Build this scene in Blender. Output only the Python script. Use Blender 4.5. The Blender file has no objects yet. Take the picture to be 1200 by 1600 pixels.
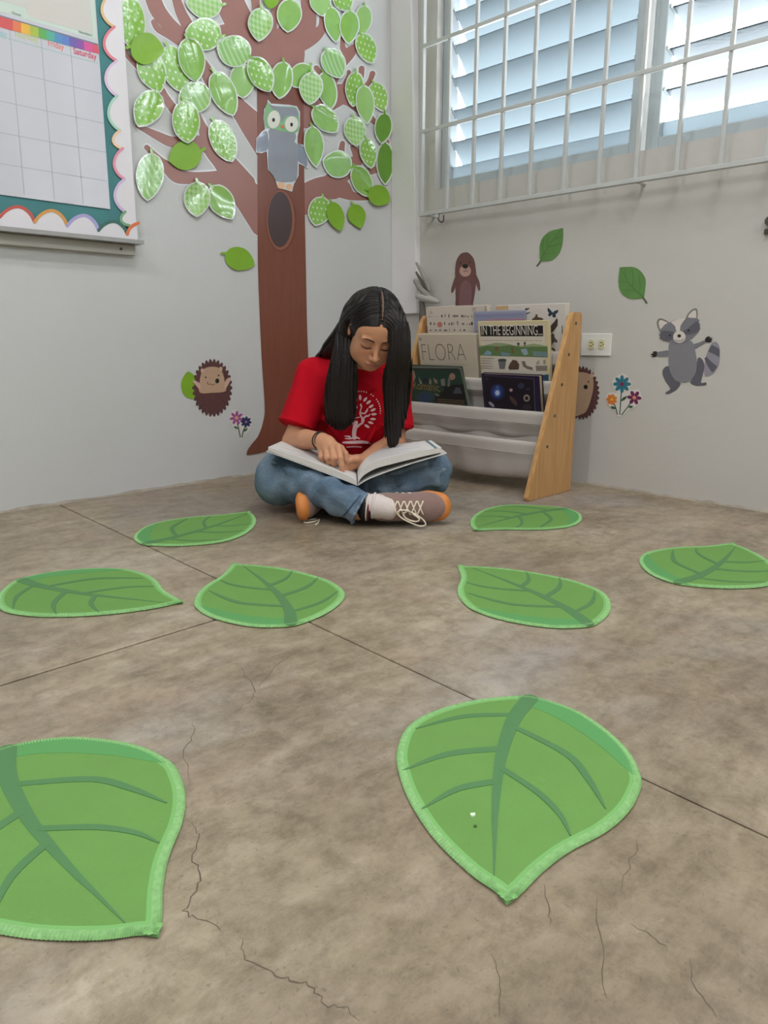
import bpy, bmesh, math, random
import numpy as np
from mathutils import Vector, Matrix
from mathutils.bvhtree import BVHTree

random.seed(7)
SC = bpy.context.scene
COL = SC.collection

# ------------------------------------------------------------------ camera
CAM_F, CAM_YAW, CAM_PITCH, CAM_ROLL, CAM_H = 1147.8, 45.354, 13.305, -0.1616, 0.52
_y, _p, _r = (math.radians(v) for v in (CAM_YAW, CAM_PITCH, CAM_ROLL))
_fwd = np.array([math.sin(_y)*math.cos(_p), math.cos(_y)*math.cos(_p), -math.sin(_p)])
_rt = np.array([math.cos(_y), -math.sin(_y), 0.0])
_dn = np.cross(_fwd, _rt)
_r2 = math.cos(_r)*_rt + math.sin(_r)*_dn
_d2 = -math.sin(_r)*_rt + math.cos(_r)*_dn
CM = np.array([_r2, _d2, _fwd])
CPOS = np.array([0, 0, CAM_H])
cam_data = bpy.data.cameras.new('camera')
cam_data.sensor_fit = 'HORIZONTAL'
cam_data.sensor_width = 36.0
cam_data.lens = 36.0*CAM_F/1200.0
cam_data.clip_start = 0.02
cam = bpy.data.objects.new('camera', cam_data)
COL.objects.link(cam)
_mw = Matrix.Identity(4)
for i in range(3):
    _mw[i][0] = _r2[i]; _mw[i][1] = -_d2[i]; _mw[i][2] = -_fwd[i]; _mw[i][3] = CPOS[i]
cam.matrix_world = _mw
SC.camera = cam

# ------------------------------------------------------------------ view, sky, lamps
SC.view_settings.view_transform = 'Standard'
SC.view_settings.look = 'None'
SC.view_settings.exposure = 0.0
SC.view_settings.gamma = 1.0
SC.view_settings.use_curve_mapping = False
try:
    SC.cycles.use_denoising = True
    SC.cycles.max_bounces = 8
    SC.cycles.diffuse_bounces = 5
    SC.cycles.transmission_bounces = 6
    SC.cycles.caustics_reflective = False
    SC.cycles.caustics_refractive = False
    SC.cycles.sample_clamp_indirect = 4.0
except Exception:
    pass
world = bpy.data.worlds.new('overcast_sky')
SC.world = world
world.use_nodes = True
_bg = world.node_tree.nodes['Background']
_bg.inputs[0].default_value = (0.86, 0.93, 1.0, 1)
_bg.inputs[1].default_value = SKY_STRENGTH = 11.0
LAMP_W = 21.5          # watts of each ceiling tube
LAMP_COL = (0.98, 0.98, 1.0)

# ------------------------------------------------------------------ helpers
def lin(c):
    if isinstance(c, str):
        c = c.lstrip('#'); c = [int(c[i:i+2], 16)/255 for i in (0, 2, 4)]
    return tuple((v/12.92 if v <= .04045 else ((v+.055)/1.055)**2.4) for v in c[:3]) + (1.0,)

MATS = {}
def mat(name, col, rough=.6, spec=.4, noise=0.0, nscale=20.0, col2=None, bump=0.0, bscale=60.0, coat=0.0,
        metal=0.0, sheen=0.0, stretch=None, attr=None, crough=.08, alpha=None):
    if name in MATS: return MATS[name]
    m = bpy.data.materials.new(name); m.use_nodes = True
    nt = m.node_tree; b = nt.nodes['Principled BSDF']
    b.inputs['Base Color'].default_value = lin(col)
    b.inputs['Roughness'].default_value = rough
    b.inputs['Specular IOR Level'].default_value = spec
    b.inputs['Metallic'].default_value = metal
    b.inputs['Coat Weight'].default_value = coat
    b.inputs['Coat Roughness'].default_value = crough
    if coat >= .8: b.inputs['Coat IOR'].default_value = 1.75
    if sheen:
        b.inputs['Sheen Weight'].default_value = sheen
        b.inputs['Sheen Roughness'].default_value = .6
    vec = None
    if noise or bump:
        tc = nt.nodes.new('ShaderNodeTexCoord'); vec = tc.outputs['Object']
        if stretch:
            mp = nt.nodes.new('ShaderNodeMapping'); mp.inputs['Scale'].default_value = stretch
            nt.links.new(vec, mp.inputs['Vector']); vec = mp.outputs['Vector']
    if attr:
        a = nt.nodes.new('ShaderNodeAttribute'); a.attribute_name = attr
        src = a.outputs['Color']
    else:
        src = None
    if noise:
        n = nt.nodes.new('ShaderNodeTexNoise'); n.inputs['Scale'].default_value = nscale
        n.inputs['Detail'].default_value = 6
        nt.links.new(vec, n.inputs['Vector'])
        cr = nt.nodes.new('ShaderNodeMapRange')
        cr.inputs['From Min'].default_value = .3; cr.inputs['From Max'].default_value = .7
        nt.links.new(n.outputs['Fac'], cr.inputs['Value'])
        mx = nt.nodes.new('ShaderNodeMix'); mx.data_type = 'RGBA'
        c1 = lin(col)
        c2 = lin(col2) if col2 else tuple(v*(1-noise) for v in c1[:3])+(1,)
        mx.inputs['A'].default_value = c1; mx.inputs['B'].default_value = c2
        if src:
            mx.blend_type = 'MULTIPLY'; nt.links.new(src, mx.inputs['A'])
            mx.inputs['B'].default_value = (1-noise,)*3+(1,)
        nt.links.new(cr.outputs['Result'], mx.inputs['Factor'])
        src = mx.outputs['Result']
    if src: nt.links.new(src, b.inputs['Base Color'])
    if bump:
        n2 = nt.nodes.new('ShaderNodeTexNoise'); n2.inputs['Scale'].default_value = bscale
        n2.inputs['Detail'].default_value = 5
        nt.links.new(vec, n2.inputs['Vector'])
        bp = nt.nodes.new('ShaderNodeBump'); bp.inputs['Strength'].default_value = bump
        bp.inputs['Distance'].default_value = .01
        nt.links.new(n2.outputs['Fac'], bp.inputs['Height'])
        nt.links.new(bp.outputs['Normal'], b.inputs['Normal'])
    MATS[name] = m
    return m

WM = {}
def world_of(o): return WM.get(o.name, Matrix.Identity(4))

def tag(o, label=None, cat=None, group=None, kind=None):
    if label: o['label'] = label
    if cat: o['category'] = cat
    if group: o['group'] = group
    if kind: o['kind'] = kind
    return o

def thing(name, loc, label, cat, group=None, rot=None):
    o = bpy.data.objects.new(name, None)
    o.empty_display_size = .05
    COL.objects.link(o)
    M = Matrix.Translation(Vector(loc))
    if rot is not None: M = M @ rot.to_4x4()
    o.matrix_world = M; WM[o.name] = M
    return tag(o, label, cat, group)

def mk(name, verts, faces, m, parent=None, origin=None, smooth=False, mi=None):
    """Link one mesh object; verts are world coordinates."""
    me = bpy.data.meshes.new(name)
    if parent is not None: M = world_of(parent)
    elif origin is not None: M = Matrix.Translation(Vector(origin))
    else: M = Matrix.Identity(4)
    V = np.asarray(verts, float)
    Mi = np.array(M.inverted())
    V = V @ Mi[:3, :3].T + Mi[:3, 3]
    if isinstance(faces, np.ndarray):
        n, k = faces.shape
        me.vertices.add(len(V)); me.vertices.foreach_set('co', V.astype(np.float32).ravel())
        me.loops.add(n*k); me.loops.foreach_set('vertex_index', faces.astype(np.int32).ravel())
        me.polygons.add(n)
        me.polygons.foreach_set('loop_start', np.arange(0, n*k, k, dtype=np.int32))
        me.update(calc_edges=True)
    else:
        me.from_pydata([tuple(v) for v in V], [], faces)
    for mm in (m if isinstance(m, (list, tuple)) else [m]): me.materials.append(mm)
    if mi is not None: me.polygons.foreach_set('material_index', np.asarray(mi, np.int32))
    if smooth: me.polygons.foreach_set('use_smooth', np.ones(len(me.polygons), bool))
    me.validate(); me.update()
    o = bpy.data.objects.new(name, me); COL.objects.link(o)
    if parent is not None:
        o.parent = parent; WM[o.name] = M.copy()
    else:
        o.matrix_world = M; WM[o.name] = M.copy()
    return o

def recenter(o):
    """move a child's origin to the middle of its own geometry"""
    return o

def dupe(o, parent=None):
    c = o.copy(); COL.objects.link(c)
    if parent is not None: c.parent = parent
    for ch in o.children: dupe(ch, c)
    return c

class MB:
    """collects simple solids, world coordinates"""
    def __init__(s): s.v = []; s.f = []; s.mi = []; s.cur = 0
    def add(s, v, f):
        n = len(s.v); s.v += [tuple(x) for x in v]; s.f += [[i+n for i in q] for q in f]; s.mi += [s.cur]*len(f); return s
    def box(s, lo, hi, M=None, bev=0.0):
        bm = bmesh.new(); bmesh.ops.create_cube(bm, size=1)
        lo = Vector(lo); hi = Vector(hi)
        for v in bm.verts: v.co = Vector([(lo[i]+hi[i])/2+v.co[i]*(hi[i]-lo[i]) for i in range(3)])
        if bev: bmesh.ops.bevel(bm, geom=bm.edges[:], offset=bev, segments=2, affect='EDGES', profile=.5)
        return s.bm(bm, M)
    def bm(s, bm, M=None):
        bm.verts.index_update()
        vs = [(M @ v.co if M else v.co) for v in bm.verts]
        s.add(vs, [[v.index for v in f.verts] for f in bm.faces]); bm.free(); return s
    def tube(s, pts, rad, n=8, cap=True, flat=None):
        pts = [Vector(p) for p in pts]; k = len(pts)
        rads = rad if isinstance(rad, (list, tuple, np.ndarray)) else [rad]*k
        up = None; V = []; F = []
        for i, p in enumerate(pts):
            t = (pts[min(i+1, k-1)]-pts[max(i-1, 0)]).normalized()
            if up is None:
                up = Vector((0, 0, 1)) if abs(t.z) < .9 else Vector((1, 0, 0))
            a = (up - t*up.dot(t)).normalized(); b = t.cross(a); up = a
            for j in range(n):
                th = 2*math.pi*j/n
                V.append(p+(a*math.cos(th)*(flat or 1)+b*math.sin(th))*rads[i])
        for i in range(k-1):
            for j in range(n):
                F.append([i*n+j, i*n+(j+1) % n, (i+1)*n+(j+1) % n, (i+1)*n+j])
        if cap: F += [list(range(n))[::-1], [(k-1)*n+j for j in range(n)]]
        return s.add(V, F)
    def prism(s, P0, P1):
        """P0 base outline, P1 top outline (same count)"""
        n = len(P0)
        return s.add(list(P0)+list(P1), [list(range(n))[::-1], list(range(n, 2*n))] + [[i, (i+1) % n, n+(i+1) % n, n+i] for i in range(n)])
    def build(s, name, m, parent=None, origin=None, smooth=False):
        return mk(name, s.v, s.f, m, parent, origin, smooth, s.mi if isinstance(m, (list, tuple)) else None)

def auto_smooth(o, deg=35):
    me = o.data
    me.polygons.foreach_set('use_smooth', np.ones(len(me.polygons), bool))
    try: me.set_sharp_from_angle(angle=math.radians(deg))
    except Exception: pass
    return o

# pixel (of the 1200x1600 photograph) -> point on a real plane
def ray(x, y): return CM.T @ np.array([(x-600)/CAM_F, (y-800)/CAM_F, 1.0])
def at_floor(x, y, z=0.0):
    d = ray(x, y); return CPOS + d*((z-CAM_H)/d[2])
def at_plane(x, y, p, n):
    d = ray(x, y); n = np.array(n, float); return CPOS + d*(np.dot(np.array(p)-CPOS, n)/np.dot(d, n))
HEAD = np.array([math.sin(_y), math.cos(_y), 0]); RIGHT = _rt
def Pt(px, py, dist):
    """point seen at a pixel, at a horizontal distance along the camera's heading"""
    d = ray(px, py); return CPOS + d*(dist/np.dot(d, HEAD))
def Ad(a, d, z): return RIGHT*a + HEAD*d + np.array([0, 0, z])

ALPHA = math.radians(1.7)
WALL_L = (np.array([0, 2.355, 0]), np.array([0, -1.0, 0]))
WALL_R = (np.array([2.45, 2.355, 0]), np.array([-math.cos(ALPHA), math.sin(ALPHA), 0]))
TR = np.array([-math.sin(ALPHA), -math.cos(ALPHA), 0])      # along the right wall, towards the viewer
def on(w, x, y, off=0.0): return at_plane(x, y, w[0]+w[1]*off, w[1])
def WR(s, z, off=0.0): return WALL_R[0]+TR*s+WALL_R[1]*off+np.array([0, 0, z])
MWR = Matrix(((TR[0], 0, WALL_R[1][0], 2.45), (TR[1], 0, WALL_R[1][1], 2.355), (0, 1, 0, 0), (0, 0, 0, 1)))   # (s, z, off) -> world
def s_of(p): return float(np.dot(np.asarray(p)-WALL_R[0], TR))

def catmull(P, n=6, closed=False):
    P = [np.asarray(p, float) for p in P]; out = []
    k = len(P)
    rng = range(k) if closed else range(k-1)
    for i in rng:
        if closed: a, b, c, d = P[i-1], P[i], P[(i+1) % k], P[(i+2) % k]
        else: a, b, c, d = P[max(i-1, 0)], P[i], P[i+1], P[min(i+2, k-1)]
        for j in range(n):
            t = j/n
            out.append(.5*((2*b)+(-a+c)*t+(2*a-5*b+4*c-d)*t*t+(-a+3*b-3*c+d)*t**3))
    if not closed: out.append(P[-1])
    return out

def cut(name, pts, w, off, th, m, parent=None, smooth=0, closed=True):
    """flat cut-out on a wall from an outline in photograph pixels"""
    if smooth: pts = catmull(pts, smooth, True)
    A = [on(w, x, y, off) for x, y in pts]
    n = w[1]
    # orient so that the top faces the room
    c = np.zeros(3)
    for i in range(len(A)): c += np.cross(A[i], A[(i+1) % len(A)])
    if np.dot(c, n) < 0: A = A[::-1]
    B = [p+n*th for p in A]
    mb = MB(); mb.prism(A, B)
    return mb.build(name, m, parent, origin=None if parent else np.mean(A, 0))

def ell(cx, cy, rx, ry, ang=0, n=24):
    a = math.radians(ang); c, s = math.cos(a), math.sin(a)
    return [(cx+rx*math.cos(t)*c-ry*math.sin(t)*s, cy+rx*math.cos(t)*s+ry*math.sin(t)*c) for t in [2*math.pi*i/n for i in range(n)]]

def stroke_poly(pts, n=5):
    """(x, y, width) nodes -> closed outline of a tapered stroke with round ends"""
    Q = catmull(pts, n)
    L = []; R = []
    for i, q in enumerate(Q):
        t = Q[min(i+1, len(Q)-1)][:2]-Q[max(i-1, 0)][:2]; t = t/(np.linalg.norm(t)+1e-9)
        nn = np.array([-t[1], t[0]]); L.append(q[:2]+nn*q[2]/2); R.append(q[:2]-nn*q[2]/2)
    def cap(c, frm, sgn):
        v = frm-c; r = np.linalg.norm(v); a0 = math.atan2(v[1], v[0])
        return [c+r*np.array([math.cos(a0+sgn*math.pi*k/5), math.sin(a0+sgn*math.pi*k/5)]) for k in range(1, 5)]
    return [tuple(p) for p in (L + cap(Q[-1][:2], L[-1], -1) + R[::-1] + cap(Q[0][:2], R[0], -1))]

def strokes(name, S, w, off, th, m, parent, grow=0.0, n=5):
    mb = MB(); nn = w[1]
    for i, st in enumerate(S):
        st = [(x, y, wd+2*grow) for x, y, wd in st]
        A = [on(w, x, y, off) for x, y in stroke_poly(st, n)]
        c = sum((np.cross(A[i], A[(i+1) % len(A)]) for i in range(len(A))), np.zeros(3))
        if np.dot(c, nn) < 0: A = A[::-1]
        e = th + i*4e-5
        mb.prism(A, [p+nn*e for p in A])
    return mb.build(name, m, parent)

def text_on(name, txt, p0, p1, n, m, parent, hscale=1.0, extr=.0004, shear=0.0, bold=0.0):
    """flat lettering whose base line runs from p0 to p1 on a surface with normal n"""
    cu = bpy.data.curves.new(name, 'FONT'); cu.body = txt; cu.extrude = 0; cu.shear = shear; cu.offset = bold
    to = bpy.data.objects.new(name, cu); COL.objects.link(to)
    dg = bpy.context.evaluated_depsgraph_get(); dg.update()
    me = bpy.data.meshes.new_from_object(to.evaluated_get(dg))
    bpy.data.objects.remove(to); bpy.data.curves.remove(cu)
    V = np.array([v.co[:] for v in me.vertices]); F = [list(p.vertices) for p in me.polygons]
    bpy.data.meshes.remove(me)
    w = V[:, 0].max()-V[:, 0].min(); x0 = V[:, 0].min()
    p0 = np.array(p0); p1 = np.array(p1); n = np.array(n)
    ex = p1-p0; L = np.linalg.norm(ex); ex = ex/L; ey = np.cross(n, ex); k = L/w
    W = [p0+ex*(v[0]-x0)*k+ey*v[1]*k*hscale+n*extr for v in V]
    return mk(name, W, F, m, parent)

# ------------------------------------------------------------------ materials of the setting
def wall_material(name, base, dark):
    m = bpy.data.materials.new(name); m.use_nodes = True; nt = m.node_tree; b = nt.nodes['Principled BSDF']
    tc = nt.nodes.new('ShaderNodeTexCoord')
    n1 = nt.nodes.new('ShaderNodeTexNoise'); n1.inputs['Scale'].default_value = 2.2; n1.inputs['Detail'].default_value = 4
    nt.links.new(tc.outputs['Object'], n1.inputs['Vector'])
    mx = nt.nodes.new('ShaderNodeMix'); mx.data_type = 'RGBA'
    mx.inputs['A'].default_value = lin(base); mx.inputs['B'].default_value = lin(dark)
    nt.links.new(n1.outputs['Fac'], mx.inputs['Factor']); nt.links.new(mx.outputs['Result'], b.inputs['Base Color'])
    b.inputs['Roughness'].default_value = .55; b.inputs['Specular IOR Level'].default_value = .3
    n2 = nt.nodes.new('ShaderNodeTexNoise'); n2.inputs['Scale'].default_value = 14; n2.inputs['Detail'].default_value = 8
    nt.links.new(tc.outputs['Object'], n2.inputs['Vector'])
    bp = nt.nodes.new('ShaderNodeBump'); bp.inputs['Strength'].default_value = .12; bp.inputs['Distance'].default_value = .02
    nt.links.new(n2.outputs['Fac'], bp.inputs['Height']); nt.links.new(bp.outputs['Normal'], b.inputs['Normal'])
    return m
M_WALL = wall_material('painted_plaster', '#c8cac9', '#bfc0be')
M_WALLR = wall_material('painted_plaster_grey', '#c4c1bc', '#bab6b0')
M_CEIL = mat('ceiling_paint', '#dcdad4', .8)
M_TRIM = mat('white_casing_paint', '#e2e0e0', .35, noise=.05, nscale=6)

def floor_material():
    m = bpy.data.materials.new('polished_concrete'); m.use_nodes = True; nt = m.node_tree; b = nt.nodes['Principled BSDF']
    tc = nt.nodes.new('ShaderNodeTexCoord'); vec = tc.outputs['Object']
    def noise(scale, detail, rough=.6, dist=0.0, st=None):
        v = vec
        if st:
            mp = nt.nodes.new('ShaderNodeMapping'); mp.inputs['Scale'].default_value = st
            mp.inputs['Rotation'].default_value = (0, 0, .6)
            nt.links.new(vec, mp.inputs['Vector']); v = mp.outputs['Vector']
        n = nt.nodes.new('ShaderNodeTexNoise'); n.inputs['Scale'].default_value = scale; n.inputs['Detail'].default_value = detail
        n.inputs['Roughness'].default_value = rough; n.inputs['Distortion'].default_value = dist
        nt.links.new(v, n.inputs['Vector']); return n.outputs['Fac']
    def ramp(src, stops):
        r = nt.nodes.new('ShaderNodeValToRGB'); e = r.color_ramp.elements
        e[0].position, e[0].color = stops[0][0], lin(stops[0][1]); e[1].position, e[1].color = stops[-1][0], lin(stops[-1][1])
        for p, c in stops[1:-1]:
            k = e.new(p); k.color = lin(c)
        nt.links.new(src, r.inputs['Fac']); return r.outputs['Color']
    def mix(a, bb, f, mode='MIX'):
        x = nt.nodes.new('ShaderNodeMix'); x.data_type = 'RGBA'; x.blend_type = mode
        for s, v in (('A', a), ('B', bb)):
            if isinstance(v, tuple): x.inputs[s].default_value = v
            else: nt.links.new(v, x.inputs[s])
        if isinstance(f, float): x.inputs['Factor'].default_value = f
        else: nt.links.new(f, x.inputs['Factor'])
        return x.outputs['Result']
    c1 = ramp(noise(2.0, 9, .66, .15), [(.30, '#675c4c'), (.43, '#8b7e6c'), (.54, '#a5987f'), (.68, '#bfb3a5')])
    c2 = ramp(noise(7.0, 10, .74, .1, (1, 2.6, 1)), [(.30, '#5f5546'), (.46, '#948773'), (.6, '#aea18e'), (.72, '#cfc3b3')])
    c = mix(c1, c2, .5)
    f = nt.nodes.new('ShaderNodeMapRange'); f.inputs['From Min'].default_value = .5; f.inputs['From Max'].default_value = .68
    nt.links.new(noise(1.15, 5, .6, .4), f.inputs['Value'])
    c = mix(c, lin('#a8a29c'), f.outputs['Result'])
    big = ramp(noise(.75, 6, .6, .3), [(.36, '#b8a795'), (.5, '#ffffff'), (.64, '#e3dfdb')])
    c = mix(c, big, .5, 'MULTIPLY')
    red = nt.nodes.new('ShaderNodeMapRange'); red.inputs['From Min'].default_value = .52; red.inputs['From Max'].default_value = .7; red.inputs['To Max'].default_value = .55
    nt.links.new(noise(3.3, 8, .7, .2), red.inputs['Value']); c = mix(c, lin('#a18a7a'), red.outputs['Result'])
    sp = ramp(noise(140, 2), [(.30, '#6f6657'), (.36, '#ffffff')])
    c = mix(c, sp, .25, 'MULTIPLY')
    st = ramp(noise(24, 9, .78, .25), [(.32, '#857a6b'), (.56, '#ffffff')])
    c = mix(c, st, .5, 'MULTIPLY')
    nt.links.new(c, b.inputs['Base Color'])
    rr = nt.nodes.new('ShaderNodeMapRange'); rr.inputs['To Min'].default_value = .30; rr.inputs['To Max'].default_value = .55
    nt.links.new(noise(5, 6), rr.inputs['Value']); nt.links.new(rr.outputs['Result'], b.inputs['Roughness'])
    b.inputs['Specular IOR Level'].default_value = .35
    bp = nt.nodes.new('ShaderNodeBump'); bp.inputs['Strength'].default_value = .10; bp.inputs['Distance'].default_value = .01
    nt.links.new(noise(30, 8, .7), bp.inputs['Height']); nt.links.new(bp.outputs['Normal'], b.inputs['Normal'])
    return m
M_FLOOR = floor_material()
M_JOINT = mat('joint_dirt', '#54493c', .95)
M_CRACK = mat('crack_dirt', '#63584a', .95)

# ------------------------------------------------------------------ room shell
X0, X1, Y0, ZC = -2.4, 2.62, -3.2, 2.85
mb = MB(); mb.box((X0, Y0, -.08), (X1, 2.47, -.004)); floor = mb.build('floor', M_JOINT); tag(floor, kind='structure')
def jx(y): return .770+.055*y
g = .0020
def slab(poly):
    bm = bmesh.new(); vs = [bm.verts.new((x, y, -.004)) for x, y in poly]; f = bm.faces.new(vs)
    if f.normal.z < 0: f.normal_flip()
    r = bmesh.ops.extrude_face_region(bm, geom=[f]); top = [e for e in r['geom'] if isinstance(e, bmesh.types.BMVert)]
    for v in top: v.co.z = 0.0
    bmesh.ops.recalc_face_normals(bm, faces=bm.faces[:])
    eds = [e for e in bm.edges if e.verts[0].co.z > -.001 and e.verts[1].co.z > -.001]
    bmesh.ops.bevel(bm, geom=eds, offset=.0015, segments=1, affect='EDGES')
    m2 = MB(); m2.bm(bm); return m2.build('slab', M_FLOOR, floor)
YB = 1.147
gb = .0036
slab([(X0, YB+gb), (jx(YB)-g, YB+gb), (jx(2.44)-g, 2.44), (X0, 2.44)])
slab([(X0, Y0), (jx(Y0)-g, Y0), (jx(YB)-g, YB-gb), (X0, YB-gb)])
slab([(jx(Y0)+g, Y0), (2.55, Y0), (2.55, 2.44), (jx(2.44)+g, 2.44)])
CR = [[(375, 1040), (388, 1062), (400, 1080), (388, 1097), (365, 1115)], [(300, 1128), (307, 1145), (285, 1170), (297, 1225)],
      [(291, 1280), (305, 1290), (310, 1310), (303, 1345), (316, 1375), (303, 1395), (288, 1425), (300, 1433), (343, 1449), (346, 1455)],
      [(375, 1455), (380, 1480), (385, 1497), (430, 1524), (465, 1533), (490, 1545), (505, 1567), (540, 1575), (562, 1596)],
      [(848, 1382), (858, 1420), (860, 1445)], [(990, 1445), (1020, 1465), (1042, 1480)], [(1000, 1310), (985, 1345), (970, 1395)],
      [(1080, 1500), (1085, 1545), (1120, 1590)], [(930, 1400), (940, 1480), (948, 1560)], [(770, 1490), (785, 1540), (780, 1590)], [(400, 1080), (430, 1040), (460, 1020)], [(950, 781), (968, 775), (984, 769)]]
rc = random.Random(5)
for c in CR:
    P = [at_floor(x, y)[:2] for x, y in c]; Q = []
    for i in range(len(P)-1):
        for k in range(4):
            q = P[i]+(P[i+1]-P[i])*k/4; s = .0025
            Q.append(q+np.array([rc.uniform(-s, s), rc.uniform(-s, s)]))
    Q.append(P[-1]); V = []; F = []
    for i, q in enumerate(Q):
        t = Q[min(i+1, len(Q)-1)]-Q[max(i-1, 0)]; t = t/np.linalg.norm(t); n = np.array([-t[1], t[0]])
        w = (.0007 if len(c) > 7 else .0005)*math.sin(math.pi*(i+.3)/(len(Q)))*rc.uniform(.5, 1.2)+.0001
        V += [(*(q+n*w), .0003), (*(q-n*w), .0003)]
    F = [[2*i, 2*i+1, 2*i+3, 2*i+2] for i in range(len(Q)-1)]
    mk('crack', V, F, M_CRACK, floor)

mb = MB(); mb.box((X0-.1, 2.355, -.08), (2.62, 2.47, ZC)); tag(mb.build('wall_left', M_WALL), kind='structure')
# right wall with the window opening (s = distance from the corner along the wall)
S_A, S_B, S_C, S_D, Z_S, Z_T = .228, 1.105, 1.128, 2.05, 1.112, 2.64
mb = MB()
S_E, S_F = 2.35, 4.115
mb.box((-.12, -.08, -.14), (S_A, ZC, 0), MWR); mb.box((S_D, -.08, -.14), (S_E, ZC, 0), MWR); mb.box((S_F, -.08, -.14), (5.6, ZC, 0), MWR)
for a_, b_ in ((S_A, S_D), (S_E, S_F)):
    mb.box((a_, -.08, -.14), (b_, Z_S, 0), MWR); mb.box((a_, Z_T, -.14), (b_, ZC, 0), MWR)
tag(mb.build('wall_right', M_WALLR), kind='structure')
mb = MB(); mb.box((X0-.1, Y0-.1, -.08), (X0, 2.355, ZC)); tag(mb.build('wall_rear', M_WALL), kind='structure')
mb = MB(); mb.box((X0, Y0-.1, -.08), (2.3, Y0, ZC)); tag(mb.build('wall_front', M_WALL), kind='structure')
mb = MB(); mb.box((X0-.1, Y0-.1, ZC), (2.75, 2.47, ZC+.1)); tag(mb.build('ceiling', M_CEIL), kind='structure')
# rough plaster foot where the walls meet the floor
for nm, A, B, n in (('baseboard_left', np.array([X0, 2.355, 0]), np.array([2.44, 2.355, 0]), WALL_L[1]), ('baseboard_right', WR(0, 0), WR(3.2, 0), WALL_R[1])):
    V = []; F = []; N = 140; rr = random.Random(3)
    for i in range(N+1):
        p = A+(B-A)*i/N; o = .005+.004*math.sin(i*.9)*math.sin(i*.37)+rr.uniform(-.002, .002); hgt = .007+rr.uniform(-.003, .003)
        V += [tuple(p+n*o+np.array([0, 0, -.003])), tuple(p+n*o*.5+np.array([0, 0, hgt*.5])), tuple(p+np.array([0, 0, hgt]))]
    for i in range(N):
        for k in range(2): F.append([3*i+k, 3*i+3+k, 3*i+4+k, 3*i+1+k])
    o = mk(nm, V, F, mat('dusty_wall_foot', '#a89f92', .9, noise=.25, nscale=30), smooth=True); tag(o, kind='structure')
# boxed corner casing that stops above the floor
sR0, sR1 = s_of(on(WALL_R, 650, 0)), s_of(on(WALL_R, 657.5, 455))
zb = on(WALL_R, 652, 490, .02)[2]
mb = MB()
lo = [WR(-.004, zb, -.003), WR(-.004, zb, .022), WR(sR1, zb, .022), WR(sR1, zb, -.003)]
hi = [WR(-.004, ZC, -.003), WR(-.004, ZC, .055), WR(sR0-.02, ZC, .055), WR(sR0-.02, ZC, -.003)]
for q in (lo, hi):      # keep the casing on the room's side of the left wall
    for p in q: p[1] = min(p[1], 2.355)
mb.prism(lo, hi)
o = mb.build('trim_1', M_TRIM); tag(o, kind='structure')
bv = o.modifiers.new('soft', 'BEVEL'); bv.width = .004; bv.segments = 2

# ------------------------------------------------------------------ ceiling lamps (above the frame)
M_LAMPBODY = mat('lamp_housing', '#e8e8e8', .4)
M_TUBE = bpy.data.materials.new('lamp_tube'); M_TUBE.use_nodes = True
_b = M_TUBE.node_tree.nodes['Principled BSDF']; _b.inputs['Emission Color'].default_value = (1, .95, .87, 1); _b.inputs['Emission Strength'].default_value = 3
def lamp(x, y, idx, power=1.0):
    t = thing('ceiling_light', (x, y, ZC), ['long tube ceiling light nearest the barred window', 'long tube ceiling light nearest the calendar board', 'long tube ceiling light behind the viewer on the window side', 'long tube ceiling light behind the viewer on the inner side'][idx], 'ceiling light')
    m = MB(); m.box((x-.62, y-.07, ZC-.05), (x+.62, y+.07, ZC), bev=.008); m.build('housing', M_LAMPBODY, t)
    m = MB()
    for dy in (-.035, .035): m.tube([(x-.58, y+dy, ZC-.07), (x+.58, y+dy, ZC-.07)], .013, 10)
    m.build('tube', M_TUBE, t)
    ld = bpy.data.lights.new('tube_light', 'AREA'); ld.shape = 'RECTANGLE'; ld.size = 1.16; ld.size_y = .1; ld.energy = LAMP_W*power; ld.color = LAMP_COL
    lo = bpy.data.objects.new('tube_light', ld); COL.objects.link(lo); lo.location = (0, 0, -.095); lo.parent = t
for i, (x, y, pw) in enumerate([(1.35, .55, 1.0), (-.9, .9, 1.5), (1.0, -1.6, 1.7), (-1.0, -1.6, 1.7)]): lamp(x, y, i, pw)
# ------------------------------------------------------------------ windows: two louvred sashes in one opening
M_FRAME = mat('white_window_metal_shaded', '#adb6b9', .4)  # white frame greyed: its backlit shade is put into the colour
M_GLASS = bpy.data.materials.new('frosted_glass'); M_GLASS.use_nodes = True
_nt = M_GLASS.node_tree; _nt.nodes.remove(_nt.nodes['Principled BSDF'])
_o = _nt.nodes['Material Output']
_tl = _nt.nodes.new('ShaderNodeBsdfTranslucent'); _tl.inputs[0].default_value = (.405, .445, .46, 1)
_gl = _nt.nodes.new('ShaderNodeBsdfGlossy'); _gl.inputs['Roughness'].default_value = .25
_fr = _nt.nodes.new('ShaderNodeFresnel'); _fr.inputs[0].default_value = 1.4
_mx = _nt.nodes.new('ShaderNodeMixShader')
_nt.links.new(_fr.outputs[0], _mx.inputs[0]); _nt.links.new(_tl.outputs[0], _mx.inputs[1]); _nt.links.new(_gl.outputs[0], _mx.inputs[2])
_nt.links.new(_mx.outputs[0], _o.inputs[0])
_tc = _nt.nodes.new('ShaderNodeTexCoord'); _ns = _nt.nodes.new('ShaderNodeTexNoise'); _ns.inputs['Scale'].default_value = 90
_bp = _nt.nodes.new('ShaderNodeBump'); _bp.inputs['Strength'].default_value = .3; _bp.inputs['Distance'].default_value = .004
_nt.links.new(_tc.outputs['Object'], _ns.inputs['Vector']); _nt.links.new(_ns.outputs['Fac'], _bp.inputs['Height'])
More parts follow.
